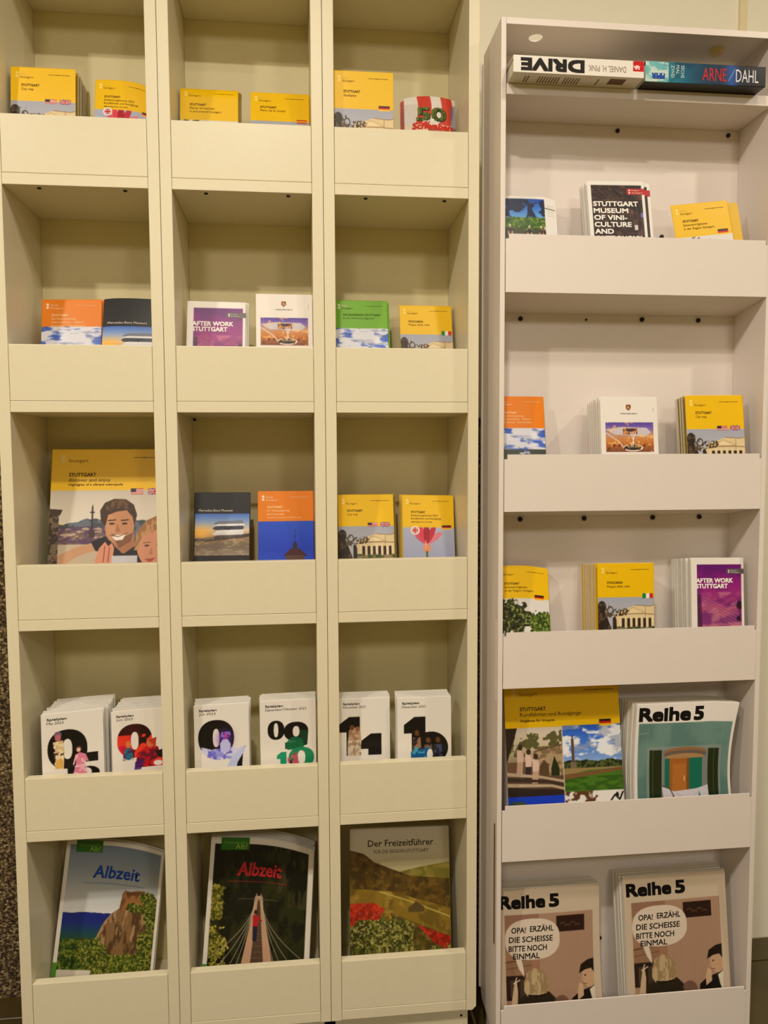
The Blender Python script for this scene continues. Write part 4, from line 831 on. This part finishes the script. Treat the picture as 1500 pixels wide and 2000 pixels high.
c.rect(49, 90, 100, H, (236, 232, 226)); c.speck(c.reg(49, 90, 78, H), (96, 60, 30), 9, 140, .46); c.line([(88, 99), (92, 94), (96, 98), (99, 92)], 1.4, (30, 24, 20)); c.ell(94, 94, 1.4, 2.2, (40, 30, 24))
c.rect(0, 0, 100, B-.6, YEL); flag3(c, 81.5, 31.6, 92, 37, GER)
for y in (5.6, 9): c.ell(8.4, y, 2, 2, (240, 206, 110))
it.cover(c)
it.text('Region', 13, 22, 6.6, 2.2, (238, 206, 100)); it.text('Stuttgart', 13, 28.6, 10.2, 2.7, (130, 92, 22)); it.text('www.stuttgart-tourist.de', 69, 95, 7.2, 1.2, INK, .02)
it.text('STUTTGART', 13, 35.6, 22.6, 3.1, INK, .03); it.text('Rundfahrten und Rundgänge', 13, 66, 27, 3.0, INK); it.text('Angebote für Gruppen', 13, 43, 31.6, 2.1, INK, .025); it.block()
def sag(u, s):
    b = np.clip(1-s, 0, 1); k = np.sin(np.clip(b/.95, 0, 1)*math.pi)
    return -.020*k*np.clip(u, 0, 1)**1.5-.006*k*(1-u), -.006*k*np.sin(u*math.pi), -.006*np.abs(u-.5)*2*s*0-.004*np.clip(u-.75, 0, 1)*4*s
it = item('culture_magazine', 1.3060, -.048, zr(3, -.048), .2180, .2960, 1.9, t=.0045, label='sagging culture magazine with a teal doorway cover, front of its stack', cat='magazine', deform=sag)
c = Cv(it.w, it.h, (236, 230, 224), .0011, .21); H = c.H
M = c.reg(3, 18, 97, H); c.rect(3, 18, 97, H, (92, 128, 122)); c.speck(M, (120, 152, 144), 26, 151, .5, .6, .2); c.line([(3, 28), (12, 27)], .6, (150, 160, 140)); c.line([(12, 20), (12, H)], .5, (130, 160, 150), .6); c.line([(88, 20), (88, H)], .5, (130, 160, 150), .6)
c.rect(12, 40, 88, H, (134, 148, 146)); c.rect(14, 43, 26, H, (34, 46, 22)); c.rect(74, 43, 86, H, (34, 46, 22)); c.rect(17, 43, 18, H, (60, 74, 40)); c.rect(80, 43, 81, H, (60, 74, 40)); c.rect(26, 43, 74, H, (128, 134, 134))
c.ell(50, 45.5, 22, 5, (150, 110, 74)); c.ell(50, 47.5, 22, 4, (110, 96, 84)); c.ell(50, 50, 20, 3.4, (176, 136, 90)); c.rect(29, 51, 34, H, (26, 110, 92)); c.rect(54, 51, 68, H, (20, 112, 92)); c.rect(34, 51, 54, H, (168, 100, 40)); c.rect(37, 56, 51, H, (184, 114, 50)); c.ell(49, 70, .8, 3, (220, 180, 100)); c.rect(51.5, 51, 54, H, (140, 80, 30))
c.poly([(26, 76), (38, 82), (62, 80), (74, 77), (75, 92), (68, 92), (64, 82), (64, H), (40, H), (38, 84), (34, 92), (28, 90)], (214, 210, 222)); c.line([(24, 76), (34, 79), (42, 94)], .9, (70, 50, 40)); c.line([(42, 84), (62, 98)], .5, (170, 166, 184)); c.line([(62, 84), (48, 100)], .5, (170, 166, 184)); c.rect(40, 98, 44, 102, (60, 50, 30))
it.cover(c); it.text('Reihe', 2.5, 53, 16.4, 13, (16, 12, 12), .045); it.text('5', 56, 66, 16.4, 13, (16, 12, 12), .045); it.block()
back_copies('culture_magazine', it, 9, .0088, 'white edged magazine in the sagging stack behind the teal doorway one', 'magazine', 'teal doorway magazines', WHITE, -.0004, .0012, .006, lift=rlift)
# fifth tray
def opa(it):
    c = Cv(it.w, it.h, (206, 188, 164), .0011, .24); H = c.H
    c.rect(7, 23.5, 93, H, (176, 142, 118)); M = c.reg(7, 23.5, 93, H); c.put(M*(np.sin(c.X*2.4) > .2), (166, 130, 106), .6); c.grad(7, 23.5, 40, 100, [(150, 112, 92), (166, 124, 98), (140, 104, 80)])
    c.rect(57, 26.5, 84.5, 41, (46, 26, 20)); 
    for k in range(4): c.ell(63+k*5, 34+(k % 2)*2, 2.6, 1.6, (92, 66, 50)); c.ell(63+k*5, 34.6+(k % 2)*2, 2, 1.1, (46, 26, 20))
    c.rect(7, 64, 32, 78, (150, 114, 86)); c.line([(7, 66), (32, 63)], 1, (96, 66, 48)); c.line([(7, 72), (32, 69)], .7, (110, 78, 56)); c.rect(7, 78, 30, 100, (44, 30, 24)); c.rect(11, 82, 16, 98, (84, 66, 46)); c.rect(20, 82, 27, 98, (70, 54, 42)); c.line([(7, 46), (14, 45)], 1.2, (96, 56, 36))
    c.poly([(10, H), (12, 104), (24, 96), (34, 92), (48, 94), (56, 102), (58, H)], (44, 36, 24)); c.ell(60, 108, 8, 10, (120, 90, 74)); c.poly([(10, H), (14, 100), (30, 94), (46, 95), (54, 104), (54, H)], (46, 38, 26))
    c.poly([(24, 84), (27, 76), (34, 72), (42, 74), (47, 82), (48, 92), (44, 97), (34, 96), (27, 97), (24, 92)], (196, 172, 132)); c.speck(c.pmask([(24, 84), (27, 76), (34, 72), (42, 74), (47, 82), (48, 92), (44, 97), (24, 94)]), (150, 122, 86), 3, 161, .5, .8, .1, 9); c.line([(28, 96), (36, 97.5), (45, 96)], 1.4, (30, 22, 18))
    c.poly([(11, 106), (13, 94), (15, 84), (17, 84), (18, 92), (17, 108), (12, 110)], (206, 178, 146)); c.line([(15, 86), (17, 80)], 1.2, (206, 178, 146)); c.line([(14, 85), (20, 82)], .8, (240, 230, 214))
    c.poly([(66, H), (70, 102), (78, 96), (86, 94), (93, 92), (93, H)], (24, 20, 18)); c.ell(88, 82, 7, 11, (202, 164, 130)); c.poly([(78, 80), (80, 72), (87, 68), (93, 67), (93, 80), (90, 76), (84, 77)], (34, 24, 18)); c.ell(84, 82, .9, .7, (40, 26, 20)); c.poly([(81, 82), (78.6, 87), (82, 87)], (190, 150, 116)); c.line([(81, 90), (85, 89.4)], .8, (130, 70, 56)); c.poly([(88, 95), (93, 92), (93, 112), (90, 104)], (226, 216, 196)); c.poly([(76, 96), (78, 88), (82, 90), (82, 100), (76, 104)], (210, 174, 140))
    c.put((M & (c.X > 93)).astype(float), (206, 188, 164)); c.rect(93, 0, 100, H, (206, 188, 164)); c.rect(0, 23, 7, H, (206, 188, 164))
    b = (np.abs(c.X-33.5)/26.5)**2.5+(np.abs(c.Y-46)/18.5)**2.5 <= 1; c.put(b.astype(float), (224, 208, 190)); c.poly([(16, 62), (22, 62), (24, 72), (24.6, 80), (19.5, 72)], (224, 208, 190))
    it.cover(c)
    it.text('Reihe', 2.5, 46.5, 18, 12.2, (16, 12, 12), .045); it.text('5', 50, 60, 18, 12.2, (16, 12, 12), .045)
    for st, x0, x1, bb in (('OPA!', 13, 27, 40), ('ERZÄHL', 31, 54, 39.4), ('DIE SCHEISSE', 10.5, 53, 48.4), ('BITTE NOCH', 10, 47, 56.4), ('EINMAL', 14, 40, 63.4)): it.text(st, x0, x1, bb, 5.2, (22, 16, 16), .02, shear=.06)
    it.block()
it = item('culture_magazine', 1.0300, -.045, zr(4, -.045), .2200, .3160, 8.1, t=.005, label='speech bubble culture magazine partly hidden by the side panel of the rack', cat='magazine', deform=lambda u, s: (-.004*np.sin(s*math.pi)*u, .01*(u-.5)**2, 0*u))
opa(it)
back_copies('culture_magazine', it, 5, .0072, 'magazine behind the partly hidden speech bubble one in the bottom rack tray', 'magazine', 'speech bubble magazines at the left', WHITE, -.001, .001, .0062, lift=rlift)
it = item('culture_magazine', 1.2994, -.045, zr(4, -.045), .2245, .3280, 6.9, .9, t=.005, label='fully visible speech bubble culture magazine at the right of the bottom tray', cat='magazine')
opa(it)
back_copies('culture_magazine', it, 6, .0070, 'magazine behind the fully visible speech bubble one in the bottom rack tray', 'magazine', 'speech bubble magazines at the right', WHITE, -.0005, .0005, .0066, lift=rlift)

# ------------------------------------------------------------------ two books lying on top
def book(name, x0, x1, y0, y1, z0, z1, label, cm, paint, cell=.0009):
    w_, h_ = x1-x0, z1-z0
    it = Item(name, w_, h_, y1-y0, Matrix.Translation(((x0+x1)/2, y0, Z0+z0))); it.mw = it.root.matrix_world
    tag(it.root, label, 'book')
    c = Cv(w_, h_, (240, 236, 228), cell); paint(c)
    sp_ = it.cover(c, 'spine', m=print_mat('gloss_print', .22))
    a, b, d = -w_/2, w_/2, y1-y0
    box('cover_board', a, b, 0.0007, d, 0.0, 0.0022, cm, None, .0008).parent = it.root
    box('cover_board', a, b, 0.0007, d, h_-0.0022, h_, cm, None, .0008).parent = it.root
    box('pages', a+.003, b-.003, 0.0012, d-.003, 0.0023, h_-0.0023, PAGES, None, .0006).parent = it.root
    return it
def p_drive(c):
    H = c.H; c.rect(91.6, 0, 100, H*.62, (206, 26, 34)); c.speck(c.reg(91.6, H*.25, 99, H*.5), (246, 230, 226), 2, 171, .55)
it = book('hardcover_book', .9160, 1.1590, -.100, .045, .1900, .2195, 'white book with upside-down black lettering lying on top of the steel rack', mat('white_jacket', (232, 224, 208), .35), p_drive)
it.text('DRIVE', 5.5, 54, 10.7, 9.2, (26, 18, 14), .055, rot=180); it.text('DANIEL H. PINK', 57, 86, 8.8, 4.2, (150, 130, 116), rot=180)
for k, (xa, n) in enumerate(((.026, 2), (.052, 8), (.10, 6), (.162, 1))):
    for j in range(n):
        m = box('print_mark', -.1215+xa+j*.0052, -.1215+xa+j*.0052+.0022, .012, .034, -.0003, .0, ink((120, 100, 76)), None, 0); m.parent = it.root
m = box('barcode_mark', .062, .092, .008, .028, -.0003, .0, ink((110, 84, 52)), None, 0); m.parent = it.root
def p_dahl(c):
    H = c.H; t = np.clip(c.X/100, 0, 1)
    C = np.stack([np.interp(t, [0, .18, .19, .30, .45, .62, .7, .8, 1], v) for v in ([120, 110, 40, 30, 24, 18, 24, 14, 10], [196, 180, 130, 110, 70, 46, 60, 20, 14], [200, 190, 150, 140, 100, 70, 110, 28, 18])], -1)
    c.put(np.ones(c.X.shape), C); c.speck(c.reg(0, 0, 19, H), (224, 232, 220), 7, 181, .52, .8, .12, 2.4); c.speck(c.reg(18, 0, 60, H), (20, 60, 90), 9, 182, .52, .6, .2)
    g = np.exp(-((c.X-72)/5)**2); c.put(g, (40, 90, 180), .7); c.line([(69, 12), (72, 7), (71, 9), (74, 3)], .6, (110, 160, 220))
it = book('paperback_book', 1.1665, 1.4000, -.090, .045, .1900, .2260, 'dark teal thriller paperback with red and white lettering on top of the steel rack', mat('dark_cover', (28, 26, 28), .35), p_dahl)
it.text('PIPER', 5, 16, 13.2, 4.6, (20, 70, 170), .06, rot=180)
for k, st in enumerate(('ZWEI', 'MAL', 'SECHS')): it.text(st, 21+k*4.1, 21+k*4.1+(9.5 if st != 'MAL' else 7), 2.2, 2.7, (190, 214, 210), .01, rot=270)
it.text('ARNE', 47, 67, 12.6, 9.6, (206, 34, 34), .0); it.text('DAHL', 75, 94, 12.6, 9.6, (226, 226, 236), .0)
flush_text()
